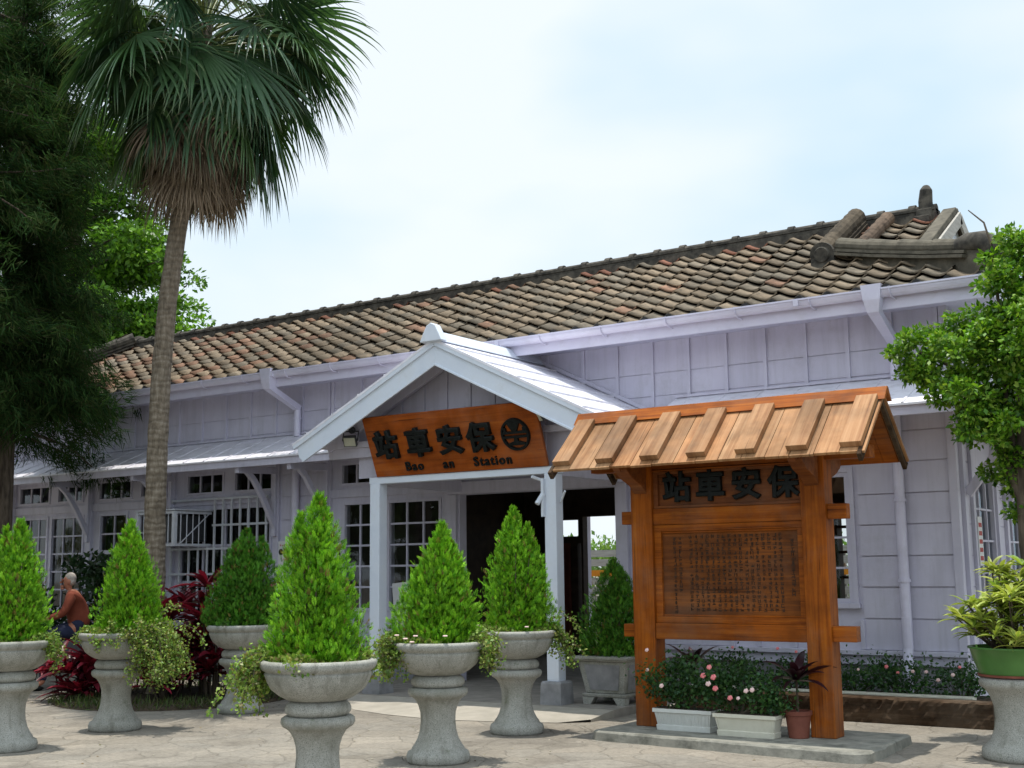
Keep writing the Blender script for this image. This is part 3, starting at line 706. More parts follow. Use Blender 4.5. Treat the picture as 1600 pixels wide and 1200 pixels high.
def downpipe(x):
    m = MB()
    # open hopper around the gutter, tapering into a sloping offset
    h = [(-.115, 13.355, EZ+.07), (.115, 13.355, EZ+.07), (.115, 13.555, EZ+.07), (-.115, 13.555, EZ+.07),
         (-.095, 13.365, EZ-.10), (.095, 13.365, EZ-.10), (.095, 13.53, EZ-.10), (-.095, 13.53, EZ-.10),
         (-.065, 13.40, EZ-.24), (.065, 13.40, EZ-.24), (.065, 13.55, EZ-.21), (-.065, 13.55, EZ-.21),
         (-.05, 14.04, EZ-.50), (.05, 14.04, EZ-.50), (.05, 14.13, EZ-.44), (-.05, 14.13, EZ-.44)]
    h = [(x+a, b, c) for a, b, c in h]
    m.add(h, [(4*i+j, 4*i+(j+1) % 4, 4*i+4+(j+1) % 4, 4*i+4+j) for i in range(3) for j in range(4)]+[(3, 2, 1, 0), (12, 13, 14, 15)])
    m.tube([(x, 14.085, EZ-.44), (x, 14.085, EZ-.56), (x, 14.085, 3.64)], .052, 14)
    m.tube([(x, 14.085, EZ-.62), (x, 14.085, EZ-.64)], .062, 14)
    m.tube([(x-.03, 14.09, 3.3), (x-.03, 14.09, .62)], .058, 14); m.tube([(x-.03, 14.09, .62), (x-.03, 14.02, .35), (x-.03, 14.02, GZ)], .055, 14)
    for z in (2.25, 1.35, .47): m.tube([(x-.03, 14.09 if z > .6 else 14.05, z), (x-.03, 14.09 if z > .6 else 14.05, z+.03)], .072, 14)
    return part(m, 'downpipe', 'gutter', smooth=True, bevel=0)
for x in (-13.62, -4.22):
    o = downpipe(x); o.data.polygons.foreach_set('use_smooth', [False]*len(o.data.polygons))

# porch -------------------------------------------------------------------
PX, PH, PS = -9.2, 2.32, .487      # centre, half span, slope
PZ = 4.36; FY = 11.9
por = MB()
def rz(dx): return PZ-PS*abs(dx)
for s in (-1, 1):
    por.add([(PX, FY-.03, PZ+.012), (PX+s*(PH+.05), FY-.03, rz(PH+.05)+.012), (PX+s*(PH+.05), WY+.0, rz(PH+.05)+.012), (PX, WY, PZ+.012),
             (PX, FY-.03, PZ-.02), (PX+s*(PH+.05), FY-.03, rz(PH+.05)-.02), (PX+s*(PH+.05), WY, rz(PH+.05)-.02), (PX, WY, PZ-.02)],
            [(0, 1, 2, 3), (4, 7, 6, 5), (0, 4, 5, 1), (1, 5, 6, 2)] if s > 0 else [(0, 3, 2, 1), (4, 5, 6, 7), (0, 1, 5, 4), (1, 2, 6, 5)])
    for d in np.linspace(.35, PH-.2, 5):
        y0 = FY-.02; por.beam((PX+s*d, y0, rz(d)+.018), (PX+s*d, WY-.05, rz(d)+.018), .026, .022)
porch = part(por, 'porch', 'canopy')
bb = MB()
for s in (-1, 1):
    d0, d1, dep = 0, PH, .28
    poly = [(PX, FY, PZ-.025), (PX+s*PH, FY, rz(PH)-.025), (PX+s*(PH-.05), FY, rz(PH)-.20), (PX+s*(PH-.12), FY, rz(PH-.12)-.025-dep), (PX, FY, PZ-.025-dep)]
    if s > 0: poly = poly[::-1]
    bb.prism(poly, (0, .045, 0))
    bb.beam((PX+s*.0, FY-.012, PZ-.045), (PX+s*(PH+.04), FY-.012, rz(PH+.04)-.045), .03, .055)
    bb.beam((PX, FY-.006, PZ-.03-dep), (PX+s*(PH-.12), FY-.006, rz(PH-.12)-.03-dep), .016, .025)
bb.build('bargeboard', 'white', porch, bevel=.004)
rcap = MB(); rcap.prism([(PX-.15, FY-.05, PZ-.04), (PX+.15, FY-.05, PZ-.04), (PX+.10, FY-.05, PZ+.04), (PX+.055, FY-.05, PZ+.10), (PX-.055, FY-.05, PZ+.10), (PX-.10, FY-.05, PZ+.04)], (0, WY-FY+.04, 0))
rcap.prism([(PX-.17, FY-.09, PZ-.03), (PX+.17, FY-.09, PZ-.03), (PX+.12, FY-.09, PZ+.07), (PX+.065, FY-.09, PZ+.17), (PX, FY-.09, PZ+.20), (PX-.065, FY-.09, PZ+.17), (PX-.12, FY-.09, PZ+.07)], (0, .12, 0))
rcap.build('ridge_cap', 'white', porch, bevel=.008)
fl_ = MB()
fl_.beam((PX+PH-.02, WY-.03, rz(PH)+.06), (PX, WY-.03, PZ+.06), .05, .05); fl_.beam((PX-PH+.02, WY-.03, rz(PH)+.06), (PX, WY-.03, PZ+.06), .05, .05)
fl_.build('flashing', 'lav', porch)
ty = MB(); ty.prism([(PX-1.75, 12.50, 2.76), (PX+1.75, 12.50, 2.76), (PX+1.75, 12.50, rz(1.75)-.05), (PX, 12.50, PZ-.05), (PX-1.75, 12.50, rz(1.75)-.05)], (0, .03, 0))
for k in range(-4, 5):
    d = .37*k+.1; ty.box(PX+d-.022, PX+d+.022, 12.474, 12.498, 2.78, rz(d)-.09)
for k in range(-5, 5):
    d = .37*k+.1; 
    if rz(max(abs(d), abs(d+.37))) > 3.85: ty.box(PX+d+.03, PX+d+.34, 12.488, 12.499, 3.4, 3.82)
ty.build('gable_boards', 'lav', porch)
pst = MB()
POSTX = (-10.52, -7.82)
for x in POSTX:
    q = MB(); q.box(x-.08, x+.08, 12.32, 12.48, .25, 2.66)
    q.build('post', 'white', porch, bevel=.008)
    k = MB(); k.add([(x+a, 12.40+b, z) for z, w_ in ((GZ, .15), (.24, .135), (.26, .12)) for a, b in ((-w_, -w_), (w_, -w_), (w_, w_), (-w_, w_))], [(3, 2, 1, 0), (8, 9, 10, 11)]+[(4*i+j, 4*i+(j+1) % 4, 4*i+4+(j+1) % 4, 4*i+4+j) for i in range(2) for j in range(4)])
    k.build('post_base', 'found', porch, bevel=.008)
bm = MB(); bm.box(-10.62, -7.72, 12.33, 12.47, 2.66, 2.745)
bm.build('lintel', 'white', porch, bevel=.005)
sb = MB()
for x in POSTX: sb.box(x-.06, x+.06, 12.48, WY-.06, 2.64, 2.80)
sb.box(-11.4, -7.0, 12.36, 12.44, 3.16, 3.24)
for s in (-1, 1): sb.beam((PX+s*.03, 12.4, PZ-.12), (PX+s*2.2, 12.4, rz(2.2)-.12), .07, .12)
sb.box(-11.4, -10.3, 12.40, 12.46, 3.03, 3.16); 
sb.build('beam', 'lav', porch, bevel=.005)
fb = MB(); fb.tube([(-7.90, 12.30, 2.42), (-7.94, 12.22, 2.30)], .03, 8); fb.box(-7.915, -7.885, 12.27, 12.32, 2.15, 2.6); fb.tube([(-7.92, 12.30, 2.58), (-7.98, 12.18, 2.62)], .02, 8)
fb.tube([(-7.72, 12.4, 2.32), (-7.6, 12.3, 2.44)], .014, 8)
fb.build('flag_holder', 'white', porch)
dl = MB(); dl.box(-11.98, -11.86, 19.3, 19.36, .3, 2.0)
part(dl, 'door', mat_basic('red_door', (.09, .02, .014), (.13, .032, .02), 5, .6))

# ------------------------------------------------------------------ station sign, lights, notices
sg_ = thing('station_sign', 'wide orange wooden name board leaning forward under the white porch gable', 'sign', (-9.145, 12.31, 2.745))
sg_.rotation_euler = (math.atan2(.30, .75), 0, 0)
bd = MB()
poly = [(-1.33, 0, 0), (1.31, 0, 0), (1.32, 0, .80), (-1.34, 0, .80)]
bd.prism(poly, (0, .045, 0)); bd.build('board', 'sign', sg_, bevel=.006)
for ch, x in (('站', -1.02), ('車', -.50), ('安', 0.0), ('保', .46)):
    textobj('character', ch, .38, .03, .002, 'black', sg_, (x, -.022, .40), rot=(PI/2, 0, 0))
for tx, x, sp in (('Bao', -.66, 1.22), ('an', -.12, 1.22), ('Station', .55, 1.2)):
    textobj('lettering', tx, .165, .010, -.0015, 'black', sg_, (x, -.012, .115), spacing=sp)
em = MB(); R1, R2 = .205, .165; n = 40
ring = []
for (r_, y_) in ((R1, 0), (R1-.008, -.035), (R2+.008, -.035), (R2, 0)): ring.append([(r_*math.cos(2*PI*k/n), y_, r_*math.sin(2*PI*k/n)) for k in range(n)])
em.add([p_ for rr in ring for p_ in rr], [(i*n+k, i*n+(k+1) % n, (i+1)*n+(k+1) % n, (i+1)*n+k) for i in range(3) for k in range(n)])
for z0, z1 in ((.012, .042), (-.042, -.012)): em.box(-.17, .17, -.03, .0, z0, z1)
def plate(pts): em.prism([(a, -.03, b) for a, b in pts], (0, .03, 0))
plate([(-.10, .165), (.10, .165), (.06, .09), (.03, .04), (-.03, .04), (-.06, .09)][::-1])
plate([(-.025, -.04), (.025, -.04), (.03, -.08), (.12, -.105), (.12, -.13), (-.12, -.13), (-.12, -.105), (-.03, -.08)])
em.box(-.155, -.12, -.03, 0, .042, .09); em.box(.12, .155, -.03, 0, .042, .09)
e_ = em.build('emblem', 'black', sg_); e_.location = (.965, 0, .42)

def floodlight(x, y, z, rzz, label):
    o = thing('floodlight', label, 'floodlight', (x, y, z), rzz, 'floodlights beside the station sign')
    m = MB(); m.prism([(-.09, -.03, -.075), (.09, -.03, -.075), (.09, -.03, .075), (-.09, -.03, .075)], (0, .05, 0)); m.box(-.07, .07, .02, .07, -.05, .05)
    h = m.build('housing', 'metal_d', o, bevel=.008); h.rotation_euler = (rad(35), 0, 0)
    f = MB(); f.box(-.075, .075, -.036, -.031, -.06, .06); gl = f.build('lens', 'lamp_gl', h)
    b = MB(); b.tube([(-.1, .0, 0), (-.1, .05, .13), (.1, .05, .13), (.1, 0, 0)], .011, 6); b.tube([(0, .05, .13), (0, .07, .22)], .012, 6); b.ball((.0, .08, .15), (.05, .05, .05)); b.build('mount', 'metal_d', o)
    return o
floodlight(-10.86, 12.22, 3.24, rad(25), 'small black floodlight at the left end of the station sign')
fr_ = floodlight(-7.82, 12.12, 3.33, rad(-35), 'black floodlight tucked under the gable at the right end of the station sign')

def notice(name, label, x0, x1, y, z0, z1, tilt=0):
    o = thing(name, label, 'notice', ((x0+x1)/2, y, (z0+z1)/2)); o.rotation_euler = (0, tilt, 0)
    m = MB(); m.box(-(x1-x0)/2, (x1-x0)/2, -.008, 0, -(z1-z0)/2, (z1-z0)/2); m.build('sheet', 'paper', o)
    return o
nt = notice('warning_notice', 'white warning notice with red lettering on the wall left of the porch', -14.08, -13.70, WY-.03, 1.62, 2.02)
mk = MB(); rg_ = random.Random(2)
def pseudo(mb, cx, cz, s, y, r):      # one illegible small character
    for _ in range(4):
        if r.random() < .55: z = cz+r.uniform(-.42, .42)*s; a = r.uniform(.25, .48)*s; mb.box(cx-a, cx+a*.9, y-.002, y, z-.06*s, z+.06*s)
        else: x = cx+r.uniform(-.38, .38)*s; a = r.uniform(.25, .48)*s; mb.box(x-.06*s, x+.06*s, y-.0025, y, cz-a, cz+a)
for k in range(7): pseudo(mk, -.13+.044*k, .135, .036, -.0085, rg_)
mk.build('small_print', 'redpaint', nt)
textobj('lettering', '禁止', .105, .001, .002, 'redpaint', nt, (.035, -.009, .03))
m2 = MB(); m2.lathe([(.05, 0), (.05, .002), (.038, .002), (.038, 0)], 24); q = m2.build('symbol', 'metal_d', nt); q.rotation_euler = (PI/2, 0, 0); q.location = (-.12, -.009, .03)
m3 = MB()
for k in range(4): pseudo(m3, -.06+.05*k, -.09, .04, -.0085, rg_)
m3.build('small_print', 'redpaint', nt)
n2 = notice('paper_notice', 'white paper notice leaning on the window sill inside the porch', -11.72, -11.40, WY-.05, 1.0, 1.37, rad(-5))
m4 = MB()
m4.box(.02, .13, -.0095, -.0085, .12, .15)
n2b = m4.build('heading', 'blueprint', n2)
m5 = MB()
for k in range(2):
    m5.box(.0, .13, -.0095, -.0085, .06-.03*k, .067-.03*k)
for k in range(4): m5.box(-.1+.05*k, -.07+.05*k, -.0095, -.0085, -.11, -.085)
m5.build('small_print', 'metal_d', n2)
sn = thing('side_notice', 'narrow pale notice with red print on the right hand side wall', 'notice', (XR+.052, 14.9, 1.80))
m6 = MB(); m6.box(0, .01, -.09, .09, -.28, .28); m6.build('sheet', 'paper', sn)
m7 = MB()
for k in range(5):
    for j in range(4): pseudo(m7, 0, 0, 0, 0, rg_) if False else m7.box(.0105, .012, -.07+.037*j, -.045+.037*j, -.22+.095*k, -.17+.095*k)
m7.build('small_print', 'redpaint', sn)

# air conditioner in its cage
ag = thing('air_conditioner', 'boxed air conditioner in a white barred cage under the canopy', 'air conditioner', (-16.05, 13.8, 2.0))
m = MB(); m.box(-.36, .30, -.28, .40, .05, .47); m.build('casing', 'metal_d', ag, bevel=.01)
m = MB(); X0, X1, Y0, Y1, H_ = -.46, .43, -.40, .36, .53
for x in (X0, X1):
    for y in (Y0,): m.box(x-.032, x+.032, y-.03, y+.03, -.03, H_)
    m.box(x-.02, x+.02, Y0, Y1, -.03, .01); m.box(x-.02, x+.02, Y0, Y1, H_-.04, H_)
    for k in range(1, 6): y = Y0+(Y1-Y0)*k/6; m.tube([(x, y, 0), (x, y, H_-.02)], .009, 6)
for z in (-.01, H_-.02): m.box(X0, X1, Y0-.02, Y0+.02, z-.022, z+.022)
for k in range(1, 6): x = X0+(X1-X0)*k/6; m.tube([(x, Y0, 0), (x, Y0, H_-.02)], .009, 6)
m.tube([(X1, Y1, H_), (X1+.01, Y0+.1, .0)], .010, 6)
m.box(X0-.05, X1+.05, Y0-.05, Y1, H_+.01, H_+.03)
m.build('cage', 'metal_w', ag)

# ------------------------------------------------------------------ wooden notice board (kiosk)
sl_ = MB()
pts = [(-6.3, 10.62), (-6.22, 10.55), (-3.62, 10.36), (-3.5, 10.45), (-3.55, 11.75), (-6.25, 11.75)]
rr = random.Random(8)
outl = []
for (a, b) in zip(pts, pts[1:]+pts[:1]):
    L = math.dist(a, b); n = max(1, int(L/.12))
    for k in range(n):
        outl.append((a[0]+(b[0]-a[0])*k/n+rr.uniform(-.012, .012), a[1]+(b[1]-a[1])*k/n+rr.uniform(-.012, .012)))
n = len(outl); cx, cy = np.mean(outl, axis=0)
sl_.add([(x, y, GZ-.02) for x, y in outl]+[(cx+(x-cx)*.992, cy+(y-cy)*.985, -.015+rr.uniform(-.006, .004)) for x, y in outl]+[(cx+(x-cx)*.975, cy+(y-cy)*.965, 0) for x, y in outl],
        [(i*n+k, i*n+(k+1) % n, (i+1)*n+(k+1) % n, (i+1)*n+k) for i in range(2) for k in range(n)]+[tuple(range(2*n, 3*n))])
tag(sl_.build('concrete_plinth', 'plinth'), 'low weathered grey concrete plinth under the orange wooden notice board', 'plinth')
kb = thing('notice_board', 'large orange wooden notice board on two posts with a plank roof', 'notice board', (-4.95, 11.2, 0))
kinv = Matrix.Translation((-4.95, 11.2, 0)).inverted()
def kp(mb, name, m, parent=None, **k):
    o = mb.build(name, m, parent or kb, **k)
    if parent is None: o.matrix_parent_inverse = kinv
    return o
KX0, KX1 = -5.955, -4.155
for x in (KX0, KX1):
    q = MB(); q.box(x-.118, x+.118, 11.09, 11.31, 0, 2.78); kp(q, 'post', 'kpost', bevel=.008)
q = MB(); q.box(KX0+.118, KX1-.118, 11.11, 11.25, .845, 1.0); q.box(KX0-.25, KX0-.118, 11.125, 11.245, .86, .985); q.box(KX1+.118, KX1+.34, 11.125, 11.245, .855, .995); kp(q, 'lower_rail', 'krail', bevel=.006)
q = MB(); q.box(KX0+.118, KX1-.118, 11.12, 11.25, 1.965, 2.125); q.box(KX0-.25, KX0-.118, 11.135, 11.245, 1.98, 2.11); q.box(KX1+.118, KX1+.30, 11.135, 11.245, 1.97, 2.11); kp(q, 'upper_rail', 'krail', bevel=.006)
q = MB(); q.box(KX0-.6, KX1+.55, 11.13, 11.27, 2.52, 2.64); q.box(KX0+.118, KX1-.118, 11.115, 11.26, 2.50, 2.515); kp(q, 'top_beam', 'krail', bevel=.005)
for x in (KX0, KX1):
    q = MB()
    q.prism([(x-.07, 11.09, 2.28), (x-.07, 10.98, 2.36), (x-.07, 10.80, 2.42), (x-.07, 10.68, 2.50), (x-.07, 10.68, 2.62), (x-.07, 11.09, 2.62)], (.14, 0, 0)); kp(q, 'corbel', 'kdark', bevel=.006); q = MB()
    q.prism([(x-.07, 11.31, 2.28), (x-.07, 11.42, 2.36), (x-.07, 11.60, 2.42), (x-.07, 11.72, 2.50), (x-.07, 11.72, 2.62), (x-.07, 11.31, 2.62)][::-1], (.14, 0, 0))
    kp(q, 'corbel', 'kdark', bevel=.006)
q = MB(); q.box(KX0+.119, KX1-.119, 11.17, 11.21, 2.126, 2.50); npn = kp(q, 'name_panel', 'kdark')
q = MB(); a0, a1 = KX0+.119, KX1-.119
q.box(a0, a1, 11.135, 11.169, 2.126, 2.155); q.box(a0, a1, 11.135, 11.169, 2.47, 2.499); q.box(a0, a0+.05, 11.137, 11.169, 2.155, 2.47); q.box(a1-.03, a1, 11.137, 11.169, 2.155, 2.47)
q.build('frame', 'kdark', npn, bevel=.004)
for ch, x in (('站', -5.575), ('車', -5.21), ('安', -4.83), ('保', -4.45)):
    textobj('character', ch, .31, .022, .002, 'black', npn, (x, 11.152, 2.315))
q = MB(); q.box(a0, a1, 11.17, 11.21, 1.001, 1.964); ip = kp(q, 'inscription_panel', 'inscr')
q = MB(); q.box(a0, a1, 11.13, 11.169, 1.001, 1.065); q.box(a0, a1, 11.13, 11.169, 1.90, 1.963); q.box(a0, a0+.075, 11.133, 11.169, 1.065, 1.90); q.box(a1-.06, a1, 11.133, 11.169, 1.065, 1.90)
q.box(a0+.075, a1-.06, 11.148, 11.169, 1.065, 1.085); q.box(a0+.075, a1-.06, 11.148, 11.169, 1.88, 1.90)
q.build('frame', 'krail', ip, bevel=.004)
q = MB(); r_ = random.Random(21); x = -4.40; 
for c in range(22):
    top = 1.84 if c not in (0, 20, 21) else (1.78 if c == 0 else 1.82); nrow = 18
    if c in (1, 19): x -= .058; continue
    for k in range(nrow if c not in (0, 20) else 13):
        if c >= 2 and r_.random() < .05: continue
        pseudo(q, x+r_.uniform(-.003, .003), top-.0415*k, .040 if c else .046, 11.1685, r_)
    x -= .0585
q.build('inscription', 'ink', ip)
# plank roof
RX0, RX1, KRY, KEZ, KRZ, KW = -6.70, -3.46, 11.2, 2.53, 3.11, .65
ang = math.atan2(KRZ-KEZ, KW); LEN = math.hypot(KRZ-KEZ, KW)
rf = MB(); rng = np.random.default_rng(17)
def slope_box(mb, x0, x1, s0, s1, h0, h1, side, tint):
    sg = -1 if side == 'f' else 1; v = []
    for s in (s0, s1):
        for h in (h0, h1):
            y = KRY+sg*(KW-s*math.cos(ang)+h*math.sin(ang)); z = KEZ+s*math.sin(ang)+h*math.cos(ang)
            v += [(x0, y, z), (x1, y, z)]
    f = [(0, 1, 3, 2), (4, 6, 7, 5), (0, 4, 5, 1), (2, 3, 7, 6), (0, 2, 6, 4), (1, 5, 7, 3)]
    mb.add(v, f if sg < 0 else [q_[::-1] for q_ in f], tint)
xs = np.linspace(RX0, RX1, 15)
for side in ('f', 'b'):
    for a_, b_ in zip(xs, xs[1:]):
        k = rng.uniform(.78, 1.14); wr = rng.uniform(.95, 1.12)
        slope_box(rf, a_+.003, b_-.003, rng.uniform(-.012, .004), LEN, -.028, rng.uniform(-.002, .002), side, (k*wr, k, k/wr))
roofk = kp(rf, 'roof', 'kroof', bevel=.003)
for side in ('f', 'b'):
    q = MB()
    for a_, b_ in zip(xs, xs[1:]): k = rng.uniform(.85, 1.1); slope_box(q, max(a_+.002, RX0+.07), min(b_-.002, RX1-.09), .02, LEN-.05, -.044, -.030, side, (k, k, k))
    q.build('ceiling', 'krail', roofk)
for side in ('f', 'b'):
    for i, c in enumerate(np.linspace(RX0+.13, RX1-.13, 7)):
        q = MB(); k = rng.uniform(.7, 1.02)
        slope_box(q, c-.098, c+.098, .055, LEN-.10, .004, .062, side, (k, k*.97, k*.95)); q.build('batten', 'kroof', roofk, bevel=.004)
q = MB(); q.prism([(RX0-.03, KRY-.115, KRZ-.075), (RX0-.03, KRY-.015, KRZ+.055), (RX0-.03, KRY+.015, KRZ+.055), (RX0-.03, KRY+.115, KRZ-.075), (RX0-.03, KRY+.08, KRZ-.075), (RX0-.03, KRY, KRZ-.0), (RX0-.03, KRY-.08, KRZ-.075)], (RX1-RX0+.06, 0, 0)); q.build('ridge_board', 'krail', roofk, bevel=.004)
for xx in (RX0+.02, RX1-.045):
    for sgn in (-1, 1):
        q = MB(); q.beam((xx, KRY+sgn*(KW+.01), KEZ-.06), (xx, KRY+sgn*.02, KRZ-.055), .04, .085, (0, 0, 1)); q.build('bargeboard', 'timber', roofk, bevel=.004)
for xx in (KX0, KX1):
    for sgn in (-1, 1):
        q = MB(); q.beam((xx, KRY+sgn*(KW-.05), KEZ-.03), (xx, KRY+sgn*.02, KRZ-.09), .07, .07); q.build('rafter', 'kdark', roofk)

# ------------------------------------------------------------------ planters
def make_planter_mesh():
    ped = MB(); ped.lathe([(.262, 0), (.272, .02), (.275, .055), (.262, .09), (.232, .105), (.225, .125), (.205, .15), (.178, .20), (.158, .27), (.150, .35), (.154, .42), (.172, .48), (.202, .53), (.222, .545), (.248, .56), (.262, .585), (.258, .615), (.235, .63), (.2, .632)], 48)
    col = MB(); col.lathe([(.19, .633), (.212, .635), (.232, .66), (.234, .685), (.222, .71), (.205, .725), (.19, .735)], 48)
    bow = MB(); bow.lathe([(.19, .736), (.225, .745), (.28, .775), (.335, .82), (.362, .87), (.380, .915), (.382, .93), (.374, .935), (.382, .945), (.400, .955), (.412, .975), (.415, .995), (.41, 1.012), (.39, 1.02), (.362, 1.015), (.345, .99), (.34, .96), (.0, .955)], 56)
    return ped, col, bow
PM = None
def planter(label, x, y, rzz, s=1.0):
    global PM
    if PM is None:
        o = thing('stone_planter', label, 'planter', (x, y, GZ), rzz, 'granite pedestal planters in front of the station')
        a_, b_, c_ = make_planter_mesh()
        a_.build('pedestal', 'granite', o, smooth=True); b_.build('collar', 'granite', o, smooth=True); bw = c_.build('bowl', 'granite', o, smooth=True)
        so = MB(); so.lathe([(.34, .957), (.3, .965), (.15, .985), (.0, .99)][::1], 24); so.build('soil', 'soil', bw)
        PM = o
    else:
        o = dup(PM); o['label'] = label
    o.location = (x, y, GZ); o.rotation_euler = (0, 0, rzz); o.scale = (s, s, s)
    return o

CONP = [(.055, .20, .010), (.105, .30, .013), (.16, .38, .017), (.22, .46, .024)]
def conifer_parts(seed, h, r, lean=(0, 0), lobes=5, npal=None, tips=()):
    rng = np.random.default_rng(seed)
    pal = npal or CONP
    # sub-crowns: a main leader and side leaders of different heights
    subs = [(0, 0, h, r)]
    for k in range(lobes):
        a = 2*PI*(k+rng.uniform(-.3, .3))/lobes; d = r*rng.uniform(.28, .48)
        subs.append((math.cos(a)*d, math.sin(a)*d, h*rng.uniform(.62, .92), r*rng.uniform(.5, .68)))
    for (tx, ty, th_, tr) in tips: subs.append((tx*2.7, ty*2.7, h*th_, r*tr))
    C, D, S = [], [], []
    for i, (ox, oy, hh, rr_) in enumerate(subs):
        N = int(3000*(hh*rr_)/(h*r)) if i else 3000
        u = rng.random(N)**1.25; th = rng.random(N)*2*PI; rho = np.sqrt(rng.uniform(.12, 1.0, N))*rng.uniform(.93, 1.05, N)
        prof = np.interp(u, [0, .08, .2, .45, .64, .75, .84, .92, 1], [.84, .99, 1.0, .86, .66, .50, .34, .17, .03])
        R = rr_*prof*rho*(1+.10*np.sin(th*3+u*9+seed)+.09*np.sin(th*8-u*17+seed)+.07*np.sin(th*13+u*31))
        z = .03*h+hh*u*.97
        cx, cy = ox*(1-u*.55), oy*(1-u*.55)
        out = np.stack([np.cos(th), np.sin(th), np.zeros(N)], 1)
        c = np.stack([cx+np.cos(th)*R+lean[0]*u, cy+np.sin(th)*R+lean[1]*u, z], 1)
        d = norm(out*rng.uniform(.15, .95, (N, 1))*(1-u[:, None]*.6)+np.array([0, 0, 1.0])+rng.normal(0, .30, (N, 3)))
        kn = np.sin(th*9+seed+3*np.sin(u*20))+np.sin(u*36+th*4+seed*2)+.6*np.sin(th*17-u*25)
        kp_ = ~((rho > .70) & (kn < -.55))
        C.append(c[kp_]); D.append(d[kp_]); S.append(rho[kp_])
    C, D, S = np.concatenate(C), np.concatenate(D), np.concatenate(S); N = len(C)
    side = norm(np.cross(D, rng.normal(0, 1, (N, 3)))); nrm = np.cross(D, side)
    L = rng.uniform(.032, .078, N); col = tints(rng, N, pal, .2); old = rng.random(N) < .05; col[old] = np.array([.16, .11, .035])*rng.uniform(.6, 1.2, (old.sum(), 1))
    V, T = [], []
    for k in range(11):
        t = k/10; sg = (-1)**k
        base = C+D*(L*t*.75)[:, None]
        dd = norm(D*(1.0 if k < 10 else 2)+side*sg*(.75 if k < 10 else .05)+rng.normal(0, .12, (N, 3)))
        ll = L*(.46-.20*t); V.append(leafquads(base, dd, nrm+rng.normal(0, .3, (N, 3)), ll, ll*.29))
        T.append(col*(.85+.35*t)+np.array([.03, .04, 0])*t)
    V = np.concatenate(V); T = np.concatenate(T)
    br = MB(); rb = random.Random(seed)
    for k in range(9):
        a = rb.uniform(0, 2*PI); q0 = Vector((math.cos(a)*.03, math.sin(a)*.03, -.02)); e = Vector((math.cos(a)*r*.45, math.sin(a)*r*.45, h*rb.uniform(.4, .7)))
        br.tube([q0, q0+Vector((math.cos(a)*r*.18, math.sin(a)*r*.18, h*.15)), e], [.014, .011, .004], 6)
    br.tube([(0, 0, -.03), (0, 0, h*.5), (lean[0]*.8, lean[1]*.8, h*.85)], [.025, .015, .005], 6)
    return V, T, br
def conifer(label, x, y, z, seed, h, r, group='clipped conifers in stone planters', **k):
    V, T, br = conifer_parts(seed, h, r, **k)
    o = thing('conifer', label, 'conifer', (x, y, z), 0, group)
    quads('foliage', V, T, 'conifer', o); br.build('trunk', 'bark', o)
    return o

TRAILP = [(.16, .28, .045), (.23, .35, .065), (.10, .20, .035), (.27, .33, .08), (.20, .17, .06)]
def trailing(label, x, y, seed, spill, rim=.40, zrim=1.0, flowers=0, dens=1.0, length=.45, pal=None):
    rng = np.random.default_rng(seed); C, D = [], []
    N = int(2300*dens)
    th = rng.random(N)*2*PI; R = rim*.88*np.sqrt(rng.uniform(.15, 1.0, N))
    C.append(np.stack([R*np.cos(th), R*np.sin(th), zrim-.03+rng.random(N)*.06+.03*np.sin(th*3)], 1))
    D.append(norm(np.stack([np.cos(th)*.5, np.sin(th)*.5, np.ones(N)], 1)+rng.normal(0, .6, (N, 3))))
    stems = MB()
    for (ang_, wid, cnt, ln) in spill:
        for s in range(cnt):
            a = ang_+rng.normal(0, wid); L = ln*rng.uniform(.45, 1.1); p = np.array([rim*.75*math.cos(a), rim*.75*math.sin(a), zrim+.02])
            d = np.array([math.cos(a), math.sin(a), .55])+rng.normal(0, .25, 3); d /= np.linalg.norm(d); pts = [(0, 0, zrim-.05), tuple(p)]
            n = 16; wob = rng.normal(0, .1, 3)
            for k in range(n):
                d = d+np.array([0, 0, -.20])+wob*.35+rng.normal(0, .10, 3)
                rr2 = math.hypot(p[0], p[1])
                d /= np.linalg.norm(d); p = p+d*L/n*1.35
                pts.append(tuple(p))
                q = 7; C.append(p+rng.normal(0, .026, (q, 3))); D.append(norm(rng.normal(0, 1, (q, 3))+d*.6+np.array([0, 0, .35])))
            stems.tube(pts[:1]+pts[1::2], .003, 4, False, (.25, .2, .1))
    C, D = np.concatenate(C), np.concatenate(D); N = len(C)
    L = rng.uniform(.018, .038, N)
    V = leafquads(C, D, rng.normal(0, 1, (N, 3))+np.array([0, 0, .6]), L, L*.85); T = tints(rng, N, pal or TRAILP, .18)
    o = thing('trailing_plant', label, 'plant', (x, y, GZ), 0, 'trailing plants spilling from the stone planters')
    quads('foliage', V, T, 'leaf', o)
    if stems.n: stems.build('stem', 'bark', o)
    for k in range(flowers):
        a = rng.uniform(-2.8, -.3); q = MB()
        q0 = Vector((rim*1.0*math.cos(a), rim*1.0*math.sin(a), zrim+rng.uniform(.03, .10)))
        for j in range(5): q.ball(q0+Vector((.012*math.cos(j*1.256), .012*math.sin(j*1.256), 0)), (.011, .011, .007), 6, 4)
        q.build('flower', 'palepink', o)
    return o
